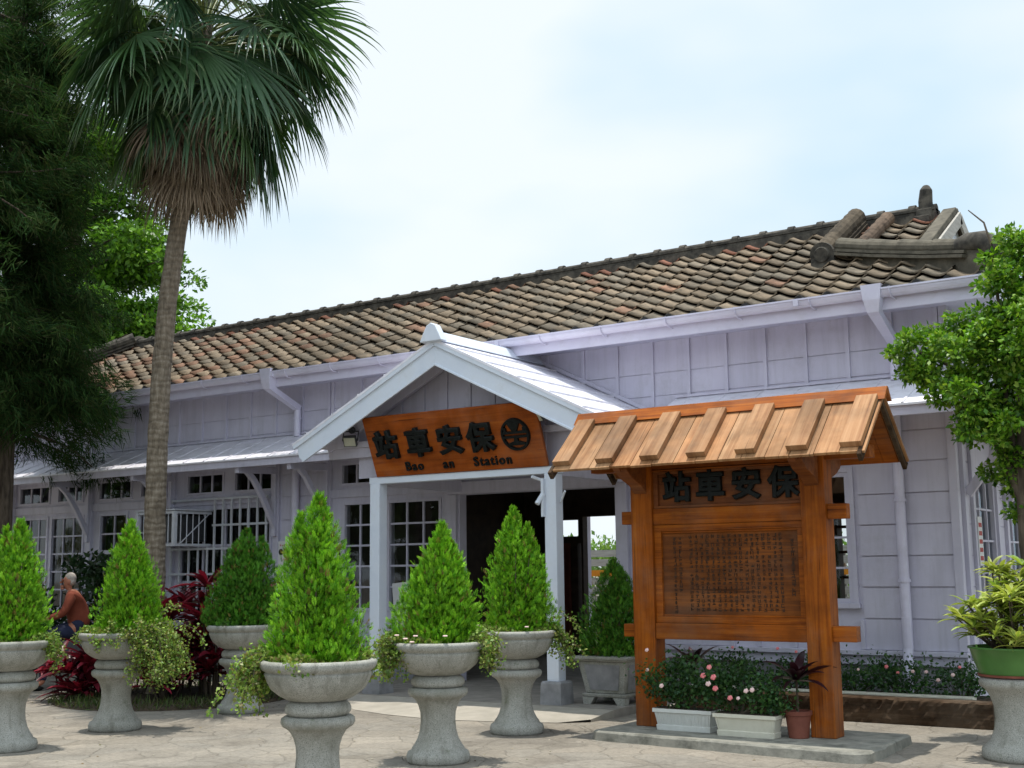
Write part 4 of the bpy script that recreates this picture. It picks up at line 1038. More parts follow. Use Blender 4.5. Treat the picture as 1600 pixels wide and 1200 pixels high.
# camera-right lies along (+.83,+.56): angle 34 deg; camera-left is 214 deg; towards the camera about -56 deg
RTA, LFA, CMA = rad(34), rad(214), rad(-56)
data = [  # label bits, x, y, cone h, r, seed
    ('nearest the camera, cut by the bottom edge of the picture', -6.20, 6.66, 1.20, .335, 1),
    ('with small pink flowers over its rim', -6.74, 8.75, 1.06, .33, 2),
    ('standing right before the porch doorway, beside the right post', -7.20, 10.65, 1.28, .345, 3),
    ('half hidden behind the big front planter, before the window bars', -11.10, 10.59, 1.16, .44, 4),
    ('with a thick mat of creeper hanging over its right side', -11.09, 8.79, 1.22, .345, 5),
    ('cut off by the left edge of the picture', -10.75, 7.28, 1.18, .34, 6)]
for i, (lb, x, y, h, r, sd) in enumerate(data):
    planter('granite pedestal planter '+lb, x, y, rad(40*i))
cl = ['tallest two-tipped bright conifer in the nearest stone planter', 'rounded bright green conifer in the planter with small pink flowers',
      'pointed conifer in the planter right before the porch doorway', 'darker green broad conifer before the barred window',
      'narrow pointed conifer above the thick hanging creeper mat', 'bright conifer cut off by the left edge of the picture']
DARKP = [(.03, .13, .012), (.05, .17, .015), (.07, .21, .02)]
for i, (lb, x, y, h, r, sd) in enumerate(data):
    conifer(cl[i], x+(.12 if i == 4 else 0), y+(.04 if i == 4 else 0), GZ+.96, 40+sd, h, r, lobes=(5, 7, 4, 8, 5, 6)[i], tips=([(-.085, -.057, .90, .40)], [(.06, .04, .84, .5), (-.10, -.07, .70, .5)], [(.10, .067, .87, .42)], [(.12, .08, .92, .55), (-.09, -.06, .86, .5)], [(.075, .05, .80, .5)], [(-.09, -.06, .95, .42)])[i], npal=DARKP if i == 3 else None, lean=((.03, .02) if i % 2 else (-.02, 0)))
tl = ['trailing creeper hanging from the left side of the nearest planter', 'flowering creeper spilling over the left rim of the planter with pink flowers',
      'loose creeper trailing rightwards from the planter before the doorway', 'short dark ground cover round the conifer before the barred window',
      'thick yellow-green creeper mat hanging down the right side of its planter', 'creeper on the planter cut off by the left picture edge']
spills = [[(LFA-.15, .16, 34, .34), (LFA-.3, .1, 5, .5), (CMA, .9, 3, .10), (RTA+.2, .15, 4, .14)], [(LFA-.05, .22, 34, .30), (LFA+.5, .12, 8, .3), (RTA-.1, .14, 16, .30)], [(RTA-.05, .12, 14, .36), (LFA, .3, 8, .14)], [(CMA, 1.2, 4, .08)],
          [(RTA-.30, .24, 150, .44), (RTA-.42, .18, 30, .60), (CMA-.2, .5, 14, .14), (LFA, .3, 5, .10)], [(RTA, .2, 14, .26), (CMA, .8, 3, .10)]]
for i, (lb, x, y, h, r, sd) in enumerate(data):
    trailing(tl[i], x, y, 70+sd, spills[i], flowers=6 if i == 1 else (3 if i == 2 else 0), dens=.8 if i == 3 else 1.15, pal=[(.05, .12, .03), (.07, .15, .035)] if i == 3 else None)

# right pedestal with green bowl and dracaena
rp_ = thing('stone_pedestal', 'granite pedestal under the green plastic bowl at the right edge', 'pedestal', (-2.5, 11.3, GZ))
pd = MB(); pd.lathe([(.31, 0), (.325, .03), (.32, .09), (.28, .12), (.245, .16), (.215, .24), (.20, .34), (.205, .44), (.23, .52), (.27, .58), (.305, .605), (.315, .64), (.30, .675), (.22, .69)], 48); pd.build('shaft', 'granite', rp_, smooth=True)
gb = thing('green_bowl', 'round green plastic plant bowl on the granite pedestal', 'bowl', (-2.5, 11.3, GZ+.69))
q = MB(); q.lathe([(.30, .0), (.305, .02), (.34, .12), (.37, .225), (.385, .23), (.385, .245), (.36, .245), (.34, .2), (.0, .19)], 48); q.build('basin', 'green_pl', gb, smooth=True)
q = MB(); q.lathe([(.29, -.003), (.315, 0), (.318, .018), (.3, .02)], 40); q.build('saucer', 'terra', gb)
q = MB(); q.lathe([(.345, .198), (.2, .215), (0, .22)], 24); q.build('soil', 'soil', gb)

def strap_leaves(mb, rng, base, n, L0, L1, W, col_a, col_b, up=.7, arch=1.0, stripe=None):
    for k in range(n):
        a = rng.uniform(0, 2*PI); e = rng.uniform(.15, 1.25)*up; L = rng.uniform(L0, L1)
        d = np.array([math.cos(a)*math.cos(e), math.sin(a)*math.cos(e), math.sin(e)]); p = np.array(base, float); w = W*rng.uniform(.75, 1.15)
        c = np.array(col_a)*(1-(q := rng.random()))+np.array(col_b)*q; c = c*rng.uniform(.75, 1.25)
        s = np.cross(d, [0, 0, 1]); s /= np.linalg.norm(s)+1e-9; seg = 7; vs, ts = [], []
        tw = rng.normal(0, .25)
        for j in range(seg+1):
            t = j/seg; ww = w*math.sin(PI*min(1, .12+.88*t)**.8)*.5 if t < 1 else 0
            ww = w*.5*(.35+.65*math.sin(PI*min(.5, t*.9)))*(1-max(0, (t-.45)/.55)**1.7)
            n2 = np.cross(s, d); s2 = s*math.cos(tw*t)+n2*math.sin(tw*t)
            vs += [p-s2*ww+n2*ww*.45, p, p+s2*ww+n2*ww*.45]
            ts += [c if stripe is None else np.array(stripe)*rng.uniform(.9, 1.1), c*(.9 if stripe is None else 1), c if stripe is None else np.array(stripe)]
            d = d+np.array([0, 0, -.16*arch*(t+.25)]); d /= np.linalg.norm(d); p = p+d*L/seg
        f = [(3*j+i, 3*j+i+1, 3*j+i+4, 3*j+i+3) for j in range(seg) for i in (0, 1)]
        mb.add(vs, f, np.array(ts))
dr = thing('dracaena', 'bushy yellow-green striped plant in the green plastic bowl', 'plant', (-2.5, 11.3, GZ+.88))
rng = np.random.default_rng(31); q = MB(); stm = MB()
for k in range(95):
    a = rng.uniform(0, 2*PI); r = .36*math.sqrt(rng.random()); hh = rng.uniform(.08, .80)*(1.05-.5*r/.36)
    b_ = (r*math.cos(a)*1.25, r*math.sin(a)*1.25, hh); stm.tube([(0, 0, -.03), (r*.5*math.cos(a), r*.5*math.sin(a), .04), b_], [.009, .008, .006], 5, False, (.3, .25, .1))
    strap_leaves(q, rng, b_, 13, .12, .23, .042, (.16, .26, .035), (.36, .42, .09), .8, 1.0, (.42, .44, .12) if rng.random() < .6 else None)
q.build('foliage', 'leaf', dr, smooth=True); stm.build('stem', 'bark', dr)

# square pot with dark conifer on the porch step
sp_ = thing('square_pot', 'square grey stone pot on little feet at the porch corner', 'pot', (-7.28, 12.82, -.006))
def frustum(mb, w0, w1, z0, z1):
    v = [(sx*w, sy*w, z) for z, w in ((z0, w0), (z1, w1)) for sx, sy in ((-1, -1), (1, -1), (1, 1), (-1, 1))]
    mb.add(v, [(3, 2, 1, 0), (4, 5, 6, 7)]+[(j, (j+1) % 4, 4+(j+1) % 4, 4+j) for j in range(4)])
q = MB(); frustum(q, .28, .29, .09, .13); frustum(q, .25, .315, .131, .49); frustum(q, .335, .365, .491, .515); frustum(q, .366, .366, .5155, .55); q.build('body', 'granite', sp_, bevel=.01)
for sx in (-1, 1):
    for sy in (-1, 1): q = MB(); q.prism([(sx*.28, sy*.28, .089), (sx*.12, sy*.28, .089), (sx*.16, sy*.28, .03), (sx*.18, sy*.28, 0), (sx*.27, sy*.28, 0)], (0, -sy*.1, 0)); q.build('foot', 'granite', sp_)
q = MB()
v0, v1 = .185, .235
q.add([(-v0, -.266, .17), (v0, -.266, .17), (v1, -.312, .455), (-v1, -.312, .455)], [(0, 1, 2, 3)]); q.add([(.266, -v0, .17), (.266, v0, .17), (.312, v1, .455), (.312, -v1, .455)], [(0, 1, 2, 3)])
q.build('carved_panel', 'found', sp_)
conifer('dark feathery conifer in the square stone pot beside the notice board', -7.28, 12.82, .50, 61, 1.12, .45, None, lobes=6, npal=[(.025, .11, .012), (.045, .15, .015), (.08, .22, .02)])

# roses, troughs, pots and timber bed ------------------------------------
def trough(label, x0, x1, y0, y1, m, ribs):
    o = thing('plant_trough', label, 'trough', ((x0+x1)/2, (y0+y1)/2, 0))
    W_, D_ = (x1-x0)/2, (y1-y0)/2; q = MB()
    v = [(sx*W_*k, sy*(D_-(1-k)*W_), z) for z, k in ((0, .90), (.05, .915), (.052, .885), (.165, .95), (.17, 1.0), (.205, 1.0)) for sx, sy in ((-1, -1), (1, -1), (1, 1), (-1, 1))]
    q.add(v, [(3, 2, 1, 0)]+[(4*i+j, 4*i+(j+1) % 4, 4*i+4+(j+1) % 4, 4*i+4+j) for i in range(5) for j in range(4)])
    for k in range(ribs): xx = -W_*.85+1.7*W_*k/(ribs-1); q.beam((xx, -(D_-.1*W_)-.004, .055), (xx*1.04, -(D_-.05*W_)-.003, .16), .008, .006)
    q.build('box', m, o, bevel=.004); s = MB(); s.box(-W_*.95, W_*.95, -D_*.9, D_*.9, .19, .2065); s.build('soil', 'soil', o)
    return o
trough('white ribbed plastic trough of roses left under the notice board', -5.78, -5.16, 10.88, 11.10, 'plastic_w', 16)
trough('cream smooth plastic trough of roses right under the notice board', -5.10, -4.48, 10.78, 11.00, 'cream', 2)
ROSEP = [(.025, .075, .018), (.04, .10, .025), (.06, .13, .03), (.03, .085, .035)]
def rose(label, x, y, z, seed, wx, wy, h, flowers, n=2400, group='rose bushes by the station wall'):
    rng = np.random.default_rng(seed); o = thing('rose_bush', label, 'rose bush', (x, y, z), 0, group)
    K = 16; cl_ = np.stack([rng.uniform(-wx, wx, K), rng.uniform(-wy, wy, K), h*rng.uniform(.25, .95, K)], 1)
    k = rng.integers(0, K, n); C = cl_[k]+rng.normal(0, 1, (n, 3))*np.array([wx*.28, wy*.5, h*.17]); C[:, 2] = np.abs(C[:, 2])
    L = rng.uniform(.026, .055, n); V = leafquads(C, rng.normal(0, 1, (n, 3)), rng.normal(0, 1, (n, 3))+np.array([0, 0, 1]), L, L*.7)
    quads('foliage', V, tints(rng, n, ROSEP, .2), 'leaf', o)
    s = MB()
    for c in cl_: s.tube([(0, 0, 0), (c[0]*.4, c[1]*.4, c[2]*.3), tuple(c)], [.006, .005, .003], 5)
    s.build('stem', 'bark', o)
    for (fx, fy, fz, col, sz) in flowers:
        f = MB()
        for j in range(5): a = j*1.2566; f.ball((fx+sz*.45*math.cos(a), fy+sz*.3*math.sin(a), fz+sz*.35*math.sin(a)), (sz*.5, sz*.4, sz*.5), 7, 5)
        f.ball((fx, fy-sz*.3, fz), sz*.45, 7, 5); f.build('flower', col, o)
    return o
rose('rose bush with one pale bloom in the white ribbed trough', -5.5, 11.0, .2, 81, .34, .09, .42, [(-.02-.14, -.14, .22, 'palepink', .026), (-.33, -.1, .55, 'palepink', .022), (-.33, -.1, .36, 'palepink', .02)])
rose('rose bush with a cluster of coral pink blooms in the cream trough', -4.85, 10.9, .2, 82, .32, .09, .38, [(-.33, -.12, .34, 'pink', .030), (-.26, -.13, .42, 'pink', .028), (-.22, -.13, .33, 'pink', .032), (-.20, -.14, .23, 'pink', .031), (-.27, -.14, .27, 'palepink', .03), (-.06, -.13, .15, 'pink', .028), (.10, -.13, .22, 'palepink', .026), (.16, -.13, .23, 'palepink', .026), (.02, -.13, .15, 'palepink', .02)])
tp = thing('terracotta_pot', 'small terracotta pot beside the right post of the notice board', 'pot', (-4.36, 11.02, 0))
q = MB(); q.lathe([(.085, 0), (.09, .005), (.115, .2), (.126, .205), (.13, .24), (.115, .242), (.11, .21), (0, .205)], 32); q.build('vessel', 'terra', tp, smooth=False)
def cordyline(label, x, y, z, seed, h, heads, nl, L0, L1, W, ca, cb, group, up=.8):
    rng = np.random.default_rng(seed); o = thing('cordyline', label, 'plant', (x, y, z), 0, group); q, s = MB(), MB()
    for k in range(heads):
        a = rng.uniform(0, 2*PI); r = rng.uniform(.0, .30) if heads > 1 else 0; hh = h*rng.uniform(.2, 1.0) if heads > 1 else h
        b_ = (r*math.cos(a), r*math.sin(a), hh); s.tube([(0, 0, 0), (r*.6*math.cos(a), r*.6*math.sin(a), .08), b_], [.014, .013, .010], 6)
        strap_leaves(q, rng, b_, nl, L0, L1, W, ca, cb, up, 1.0)
    q.build('foliage', 'red', o, smooth=True); s.build('stem', 'bark', o)
    return o
DKR = ((.018, .008, .012), (.045, .014, .02)); CRM = ((.025, .007, .012), (.26, .022, .042))
cordyline('dark purple leaved plant in the small terracotta pot', -4.36, 11.02, .2, 91, .30, 1, 18, .26, .42, .085, *DKR, 'dark leaved plants under the notice board')
cordyline('dark purple leaved plant behind the left post of the notice board', -5.75, 11.75, 0, 92, .52, 1, 20, .25, .42, .07, *DKR, 'dark leaved plants under the notice board')
tb = thing('timber_bed', 'dark old timber baulk edging the rose bed along the wall', 'timber edging', (-4.9, 13.2, GZ))
q = MB(); rng = np.random.default_rng(44)
nx = 90; xs = np.linspace(-1.75, 1.75, nx)
vs, fs = [], []
zs_ = [0, .05, .10, .15, .20, .245, .262]
for i, xx in enumerate(xs):
    for j, zz in enumerate(zs_): vs.append((xx, -.10+(.02*(j == 6))+rng.normal(0, .007), zz+(rng.normal(0, .004) if j else 0)))
    vs.append((xx, .13, .26)); vs.append((xx, .13, 0))
m_ = len(zs_)+2
fs = [(i*m_+j, (i+1)*m_+j, (i+1)*m_+j+1, i*m_+j+1) for i in range(nx-1) for j in range(m_-1)]+[tuple(range(m_-1, -1, -1)), tuple((nx-1)*m_+j for j in range(m_))]
q.add(vs, fs); q.build('baulk', 'timber', tb)
q = MB(); q.box(-1.7, 1.5, .14, .30, .20, .278); q.build('rim', 'cream', tb, bevel=.006)
q = MB(); q.box(-1.7, 1.55, .345, .80, .02, .24); q.build('soil', 'soil', tb)
for k, (xx, lb, fl) in enumerate([(-6.2, 'low rose bush against the wall behind the left kiosk post', [(.1, -.2, .5, 'pink', .02)]), (-5.45, 'rose bush with tiny red buds seen under the middle of the notice board', [(-.1, -.2, .50, 'pink', .022), (.12, -.2, .47, 'pink', .02), (.3, -.18, .42, 'pink', .02)]),
        (-4.75, 'thin rose bush just right of the right kiosk post', [(.12, -.2, .30, 'palepink', .018)]), (-4.2, 'rose bush with an orange bloom in front of the downpipe', [(-.12, -.2, .34, 'pink', .024), (.0, -.2, .28, 'pink', .02), (.16, -.2, .3, 'palepink', .022)]), (-3.6, 'rose bush with pale blooms at the right end of the bed', [(-.18, -.2, .22, 'palepink', .024), (.05, -.2, .36, 'pink', .02), (-.02, -.22, .28, 'palepink', .024), (-.3, -.2, .30, 'palepink', .022)])]):
    rose(lb, xx, 13.70, .12, 100+k, .30, .14, .38, fl, 1100)

# red cordylines round the palm ------------------------------------------
cs = [(-13.95, 10.75, .42, 'left of the creeper planter, in front of the seated man'), (-13.55, 10.95, .80, 'behind the creeper planter'), (-13.05, 11.0, 1.15, 'against the palm trunk, tall and crimson'),
      (-12.75, 11.45, 1.20, 'before the window bars, with upright crimson tips'), (-12.35, 11.3, .85, 'between creeper planter and dark conifer'), (-12.75, 10.85, .6, 'low in front of the palm trunk'), (-14.05, 10.35, .35, 'lowest and leftmost, with drooping pink leaves'), (-12.2, 11.75, 1.0, 'behind the dark conifer planter'), (-13.5, 11.75, 1.0, 'behind the palm trunk')]
for k, (x, y, h, lb) in enumerate(cs):
    cordyline('dark red cordyline '+lb, x, y, GZ, 120+k, h*1.22, 8, 17, .30, .58, .095, *CRM, 'red cordylines round the palm')
gb_ = MB(); gb_.lathe([(1.55, 0), (1.45, .035), (.8, .06), (0, .07)], 48); o = gb_.build('planting_bed', 'soil'); o.location = (-13.1, 11.35, GZ-.002); tag(o, kind='structure')
rng = np.random.default_rng(55); N = 2600; th = rng.random(N)*2*PI; R = 1.6*np.sqrt(rng.uniform(.3, 1, N))
C = np.stack([-13.1+R*np.cos(th), 11.35+R*np.sin(th), np.full(N, GZ+.01)], 1)
V = leafquads(C, np.array([0, 0, 1])+rng.normal(0, .5, (N, 3)), rng.normal(0, 1, (N, 3)), rng.uniform(.06, .18, N), np.full(N, .012))
tag(quads('grass', V, tints(rng, N, [(.05, .09, .02), (.08, .13, .03), (.12, .12, .05)]), 'leaf'), kind='stuff')

# ------------------------------------------------------------------ palm
pt = thing('fan_palm', 'tall fan palm with a brown skirt of dead leaves in front of the station', 'palm tree', (-13.39, 11.28, GZ))
q = MB(); path = [(-.0, 0, -.1), (-.06, 0, .5), (-.13, 0, 1.4), (-.16, 0, 2.4), (-.15, 0, 3.4), (-.12, 0, 4.4), (-.03, 0, 5.4), (.12, 0, 6.3), (.26, 0, 7.0), (.42, 0, 7.8), (.62, 0, 9.5)]
PP = [];
for a_, b_ in zip(path, path[1:]):
    for k in range(8): PP.append(Vector(a_).lerp(Vector(b_), k/8))
rs = [(.165-.0045*p_.z*3.0)*(1+.025*math.sin(p_.z*26)+.02*math.sin(p_.z*11)) if p_.z < 7 else .12 for p_ in PP]
rs = [max(.105, (.17 if p_.z < .3 else .155-.005*p_.z))*(1+.03*math.sin(p_.z*31)+.018*math.sin(p_.z*12.7)) for p_ in PP]
q.tube(PP, rs, 20); q.build('trunk', 'trunk', pt, smooth=True)
TOP = np.array([.60, 0, 9.08])
def fan_leaf(mb, rng, base, d, Lp, R, nseg, droop, col, half=rad(112), width=1.0, petiole=True, pcol=(.16, .19, .05), hang=0.0):
    d = np.array(d, float); d /= np.linalg.norm(d); p = np.array(base, float); dd = d.copy(); pts = [p.copy()]
    for k in range(6):
        dd = dd+np.array([0, 0, -.085*droop]); dd /= np.linalg.norm(dd); p = p+dd*Lp/6; pts.append(p.copy())
    if petiole: mb.tube([tuple(x_) for x_ in pts], [.022, .018, .015, .013, .012, .011, .010], 5, False, pcol)
    a = dd+np.array([0, 0, -hang]); a /= np.linalg.norm(a); s = np.cross(a, [0, 0, 1.0]); s /= np.linalg.norm(s)+1e-9; roll_ = rng.normal(0, .35)
    nn = np.cross(s, a); s = s*math.cos(roll_)+nn*math.sin(roll_); nn = np.cross(s, a)
    seg = 9; dphi = 2*half/nseg
    for i in range(nseg):
        ph = -half+dphi*(i+.5)+rng.normal(0, .012)
        d0 = a*math.cos(ph)+s*math.sin(ph)-nn*(.30*abs(math.sin(ph))**1.5)+a*.0
        d0 /= np.linalg.norm(d0); L = R*(.78+.26*math.cos(ph*.7))*rng.uniform(.9, 1.08); sd = -a*math.sin(ph)+s*math.cos(ph)
        x = p.copy(); v, tt = [], []; kdr = droop*rng.uniform(.7, 1.35)
        c = np.array(col)*rng.uniform(.82, 1.18)
        for j in range(seg+1):
            t = j/seg
            w = L*dphi*.52*t*width if t < .42 else L*dphi*.52*.42*width*(1-((t-.42)/.58)**1.25)
            up_ = nn*(w*.55)
            v += [x-sd*w+up_, x-up_*.2, x+sd*w+up_]; tip = max(0, (t-.8)/.2)
            ct = c*(1-.5*tip)+np.array([.22, .17, .07])*.5*tip
            tt += [ct, ct*.9, ct]
            g_ = kdr*(.02+.34*max(0, t-.36)**1.1)
            d0 = d0+np.array([0, 0, -1.0])*g_+rng.normal(0, .012, 3); d0 /= np.linalg.norm(d0); x = x+d0*L/seg
        mb.add(v, [(3*j+i2, 3*j+i2+1, 3*j+i2+4, 3*j+i2+3) for j in range(seg) for i2 in (0, 1)], np.array(tt))
rng = np.random.default_rng(77); lv = MB(); PALP = [(.045, .10, .045), (.06, .125, .05), (.035, .085, .04), (.075, .14, .05)]
nl = 70
for k in range(nl):
    f = k/(nl-1); az = k*2.39996+rng.normal(0, .25); el = rad(70)-f*rad(98)+rng.normal(0, .16)
    d = (math.cos(az)*math.cos(el), math.sin(az)*math.cos(el), math.sin(el))
    b_ = TOP+np.array([0, 0, .25-.75*f])
    fan_leaf(lv, rng, b_, d, rng.uniform(1.15, 1.5)*(1-.16*f), rng.uniform(1.15, 1.4), 38, .9+.75*f, np.array(PALP[rng.integers(0, 4)])*(1.25-.15*f), hang=.25+rng.uniform(.4, 1.2)*f)
lv.build('foliage', 'palm', pt, smooth=True)
sk = MB(); DP = [(.21, .16, .115), (.28, .22, .16), (.165, .125, .09), (.34, .28, .21)]
for k in range(95):
    az = rng.uniform(0, 2*PI); f = rng.random(); el = rad(-4)-f*rad(52)
    b_ = TOP+np.array([math.cos(az)*.1, math.sin(az)*.1, -.80-.55*f]); b_[0] -= .14*f
    fan_leaf(sk, rng, b_, (math.cos(az)*math.cos(el), math.sin(az)*math.cos(el), math.sin(el)), rng.uniform(.5, .9), rng.uniform(.65, .88), 20, 2.2, np.array(DP[rng.integers(0, 4)])*rng.uniform(.75, 1.2), rad(70), .6, True, (.2, .13, .07))
sk.build('dead_leaf_skirt', 'dead', pt, smooth=False)

# ------------------------------------------------------------------ trees
def clump_leaves(rng, clumps, n, L0, L1, aspect, pal, flat=.7, up=.7, hang=0):
    cl = np.array(clumps, float); wgt = cl[:, 3]**2; k = rng.choice(len(cl), n, p=wgt/wgt.sum())
    g = rng.normal(0, 1, (n, 3)); g = norm(g)*(rng.random((n, 1))**.45)*cl[k, 3:4]; g[:, 2] *= flat
    C = cl[k, :3]+g
    sub = rng.normal(0, .06, (n, 3))*cl[k, 3:4]
    L = rng.uniform(L0, L1, n); D = norm(rng.normal(0, .8, (n, 3))+norm(g)*.8+np.array([0, 0, -hang]))
    V = leafquads(C+sub, D, rng.normal(0, .7, (n, 3))+np.array([0, 0, up]), L, L*aspect)
    return V, tints(rng, n, pal, .16)
# ficus at the right edge
FX, FYy = -2.55, 12.35
fc = thing('ficus_tree', 'leafy green ficus tree over the right corner of the station', 'tree', (FX, FYy, GZ))
base = np.array([FX, FYy, GZ])
main = [(-3.15, 12.3, 3.45, .40), (-2.8, 12.35, 3.65, .42), (-2.45, 12.4, 4.2, .40), (-2.5, 12.3, 3.5, .5), (-2.98, 12.2, 3.1, .36), (-2.25, 12.4, 4.62, .36), (-2.25, 12.3, 3.7, .5), (-2.3, 12.3, 2.95, .42), (-3.42, 12.2, 3.62, .28), (-2.0, 12.4, 3.4, .6), (-1.9, 12.5, 4.3, .5),
        (-2.35, 12.6, 2.55, .35), (-2.25, 12.7, 2.2, .28), (-3.3, 12.3, 3.25, .24), (-2.62, 12.3, 4.05, .3), (-3.05, 12.3, 3.85, .22), (-1.6, 12.2, 3.0, .6), (-2.7, 12.9, 3.2, .5), (-2.75, 12.1, 2.85, .28), (-3.5, 12.15, 3.42, .16), (-3.3, 12.4, 3.78, .14), (-2.7, 12.4, 4.45, .16), (-2.72, 12.5, 2.45, .28), (-2.55, 12.5, 2.12, .26), (-2.6, 12.4, 2.75, .32), (-2.92, 12.4, 2.78, .2), (-2.4, 12.5, 2.4, .35), (-1.9, 13.6, 3.5, .75), (-1.5, 14.6, 3.4, .9), (-1.2, 16.0, 3.4, 1.0)]  # the last clumps are out of view, added to shade the side wall
rng = np.random.default_rng(200)
sub = []
for (x, y, z, r) in main:
    for k in range(9):
        v_ = rng.normal(0, 1, 3); v_ /= np.linalg.norm(v_); q_ = r*rng.uniform(.55, 1.0)
        sub.append((x+v_[0]*q_-FX, y+v_[1]*q_-FYy, z+v_[2]*q_*.85-GZ, r*rng.uniform(.26, .46)))
V, T = clump_leaves(rng, sub, 70000, .042, .078, .58, [(.06, .16, .010), (.11, .25, .015), (.18, .34, .025), (.04, .12, .01), (.24, .36, .05)], .8, .8)
quads('crown', V, T, 'leaf', fc)
q = MB(); q.tube([(0, 0, 0), (.02, .02, .9), (-.03, 0, 1.8), (-.02, 0, 2.6), (.1, 0, 3.4), (.2, 0, 4.2)], [.075, .06, .055, .05, .04, .02], 10)
for (x, y, z, r) in main[:12]: q.tube([(-.03, 0, min(2.2, z-.6)), ((x-FX)*.5, (y-FYy)*.5, z-.25-GZ), (x-FX, y-FYy, z-GZ)], [.035, .022, .01], 6)
q.tube([(-.1, 0, 3.9), (-.14, 0, 4.7), (-.2, .02, 4.95), (-.34, .02, 5.1)], [.016, .012, .009, .005], 6); q.tube([(-.14, 0, 4.72), (.1, 0, 4.78)], [.007, .004], 5)
q.build('trunk', 'bark', fc)

# casuarina at the left
CX, CYy = -17.6, 11.6
ca = thing('casuarina_tree', 'tall dark feathery casuarina at the left edge, hanging over the canopy', 'tree', (CX, CYy, GZ))
rng = np.random.default_rng(210); q = MB()
q.tube([(0, 0, 0), (.05, 0, 2.5), (-.05, .05, 5), (.05, 0, 8), (.0, 0, 11.5)], [.2, .17, .15, .11, .03], 10)
cent, dirs = [], []
for k in range(150):
    z0 = rng.uniform(3.6, 11.4); az = rng.uniform(0, 2*PI); L = (2.6 if z0 < 9 else 1.8)*rng.uniform(.55, 1.05)
    if math.cos(az-RTA) > .3 and z0 > 4.6: L *= .62
    d = np.array([math.cos(az), math.sin(az), rng.uniform(.05, .5)]); p = np.array([0, 0, z0]); pts = [tuple(p)]
    for j in range(8):
        d = d+np.array([0, 0, -.07])+rng.normal(0, .07, 3); d /= np.linalg.norm(d); p = p+d*L/8; pts.append(tuple(p))
        if j > 1:
            for s in range(7):
                c = p+rng.normal(0, .2, 3)*np.array([1, 1, .6]); cent.append(c); dirs.append(d*.5+rng.normal(0, .35, 3)+np.array([0, 0, -.3]))
    q.tube(pts, list(np.linspace(.035, .008, 9)), 5, False)
for (x, y, z) in [(.3, -.4, 4.4), (.8, -.2, 4.6), (.2, -.9, 4.2), (-.6, -.6, 4.4), (.6, -.6, 4.05), (.9, .2, 5.0), (-1.2, -.5, 4.6), (.0, .3, 4.2), (.5, -.9, 4.7)]:
    for s in range(55): cent.append(np.array([x, y, z])+rng.normal(0, .30, 3)*np.array([1.2, 1.2, .8])); dirs.append(rng.normal(0, .5, 3)+np.array([0, 0, -.5]))
q.build('trunk', 'bark', ca)
cent, dirs = np.array(cent), norm(np.array(dirs)); K = len(cent); per = 22
C = np.repeat(cent, per, 0)+rng.normal(0, .07, (K*per, 3)); D = norm(np.repeat(dirs, per, 0)+rng.normal(0, .35, (K*per, 3))+np.array([0, 0, -.15])); n = K*per
L = rng.uniform(.12, .30, n); sd = norm(np.cross(D, rng.normal(0, 1, (n, 3))))*.009
V = np.stack([C-sd, C+sd, C+D*L[:, None]], 1)
quads('crown', V, tints(rng, n, [(.016, .042, .016), (.026, .06, .018), (.04, .078, .022), (.045, .055, .022)], .15), 'needle', ca, n=3)

c2 = dup(ca); c2.location = (-17.3, 9.2, GZ); c2.rotation_euler = (0, 0, 2.1); c2['label'] = 'nearer dark casuarina whose boughs come in over the left edge'
for o in (ca, c2): o['group'] = 'casuarinas at the left edge'
# broad tree behind the roof
BX, BYy = -37.4, 27.0
bt = thing('broadleaf_tree', 'large bright green layered tree rising behind the left end of the roof', 'tree', (BX, BYy, GZ))
rng = np.random.default_rng(220); q = MB(); q.tube([(0, 0, 0), (.1, 0, 5), (0, .2, 10), (.2, 0, 15), (0, 0, 18)], [.45, .38, .3, .18, .05], 10)
cl = []
for k in range(96):
    z0 = rng.uniform(5.8, 18.0) if k < 62 else rng.uniform(6.5, 13.5); az = rng.uniform(0, 2*PI) if k < 62 else RTA+rng.normal(0, .5); L = rng.uniform(2.2, 4.9)*(1.05-.35*(z0-7)/11)
    e = np.array([math.cos(az)*L, math.sin(az)*L, z0+rng.uniform(-.2, .9)]); q.tube([(0, 0, z0-.8), tuple(e*np.array([.5, .5, 1])-np.array([0, 0, .3])), tuple(e)], [.10, .06, .02], 5, False)
    for j in range(7):
        t = rng.uniform(.35, 1.05); cl.append((e[0]*t+rng.normal(0, .5), e[1]*t+rng.normal(0, .5), z0+(e[2]-z0)*t+rng.normal(0, .18), rng.uniform(.45, .95)))
q.build('trunk', 'bark', bt)
V, T = clump_leaves(rng, cl, 80000, .15, .27, .6, [(.06, .16, .012), (.11, .25, .018), (.17, .34, .03), (.04, .11, .01)], .42, .9)
quads('crown', V, T, 'leaf', bt)

# dark shrub behind the seated man
for (nm, lb, x, y, h, w_, sd) in (('shrub', 'dark leafy shrub by the window behind the seated man', -17.3, 13.3, 1.95, .8, 231), ('shrub', 'dark low shrub under the left windows behind the seated man', -18.9, 13.2, 1.5, .8, 232)):
    rng = np.random.default_rng(sd); o = thing(nm, lb, 'shrub', (x, y, GZ)); cl = [(rng.uniform(-w_, w_), rng.uniform(-.3, .3), h*rng.uniform(.25, .95), .22) for k in range(26)]
    V, T = clump_leaves(rng, cl, 1900, .08, .16, .5, [(.012, .032, .012), (.02, .05, .018), (.03, .06, .022)], 1, .6); quads('foliage', V, T, 'leaf', o)
    s = MB()
    for c in cl[:12]: s.tube([(0, 0, 0), (c[0]*.4, c[1]*.4, c[2]*.5), c[:3]], [.02, .014, .006], 5)
    s.build('stem', 'bark', o)

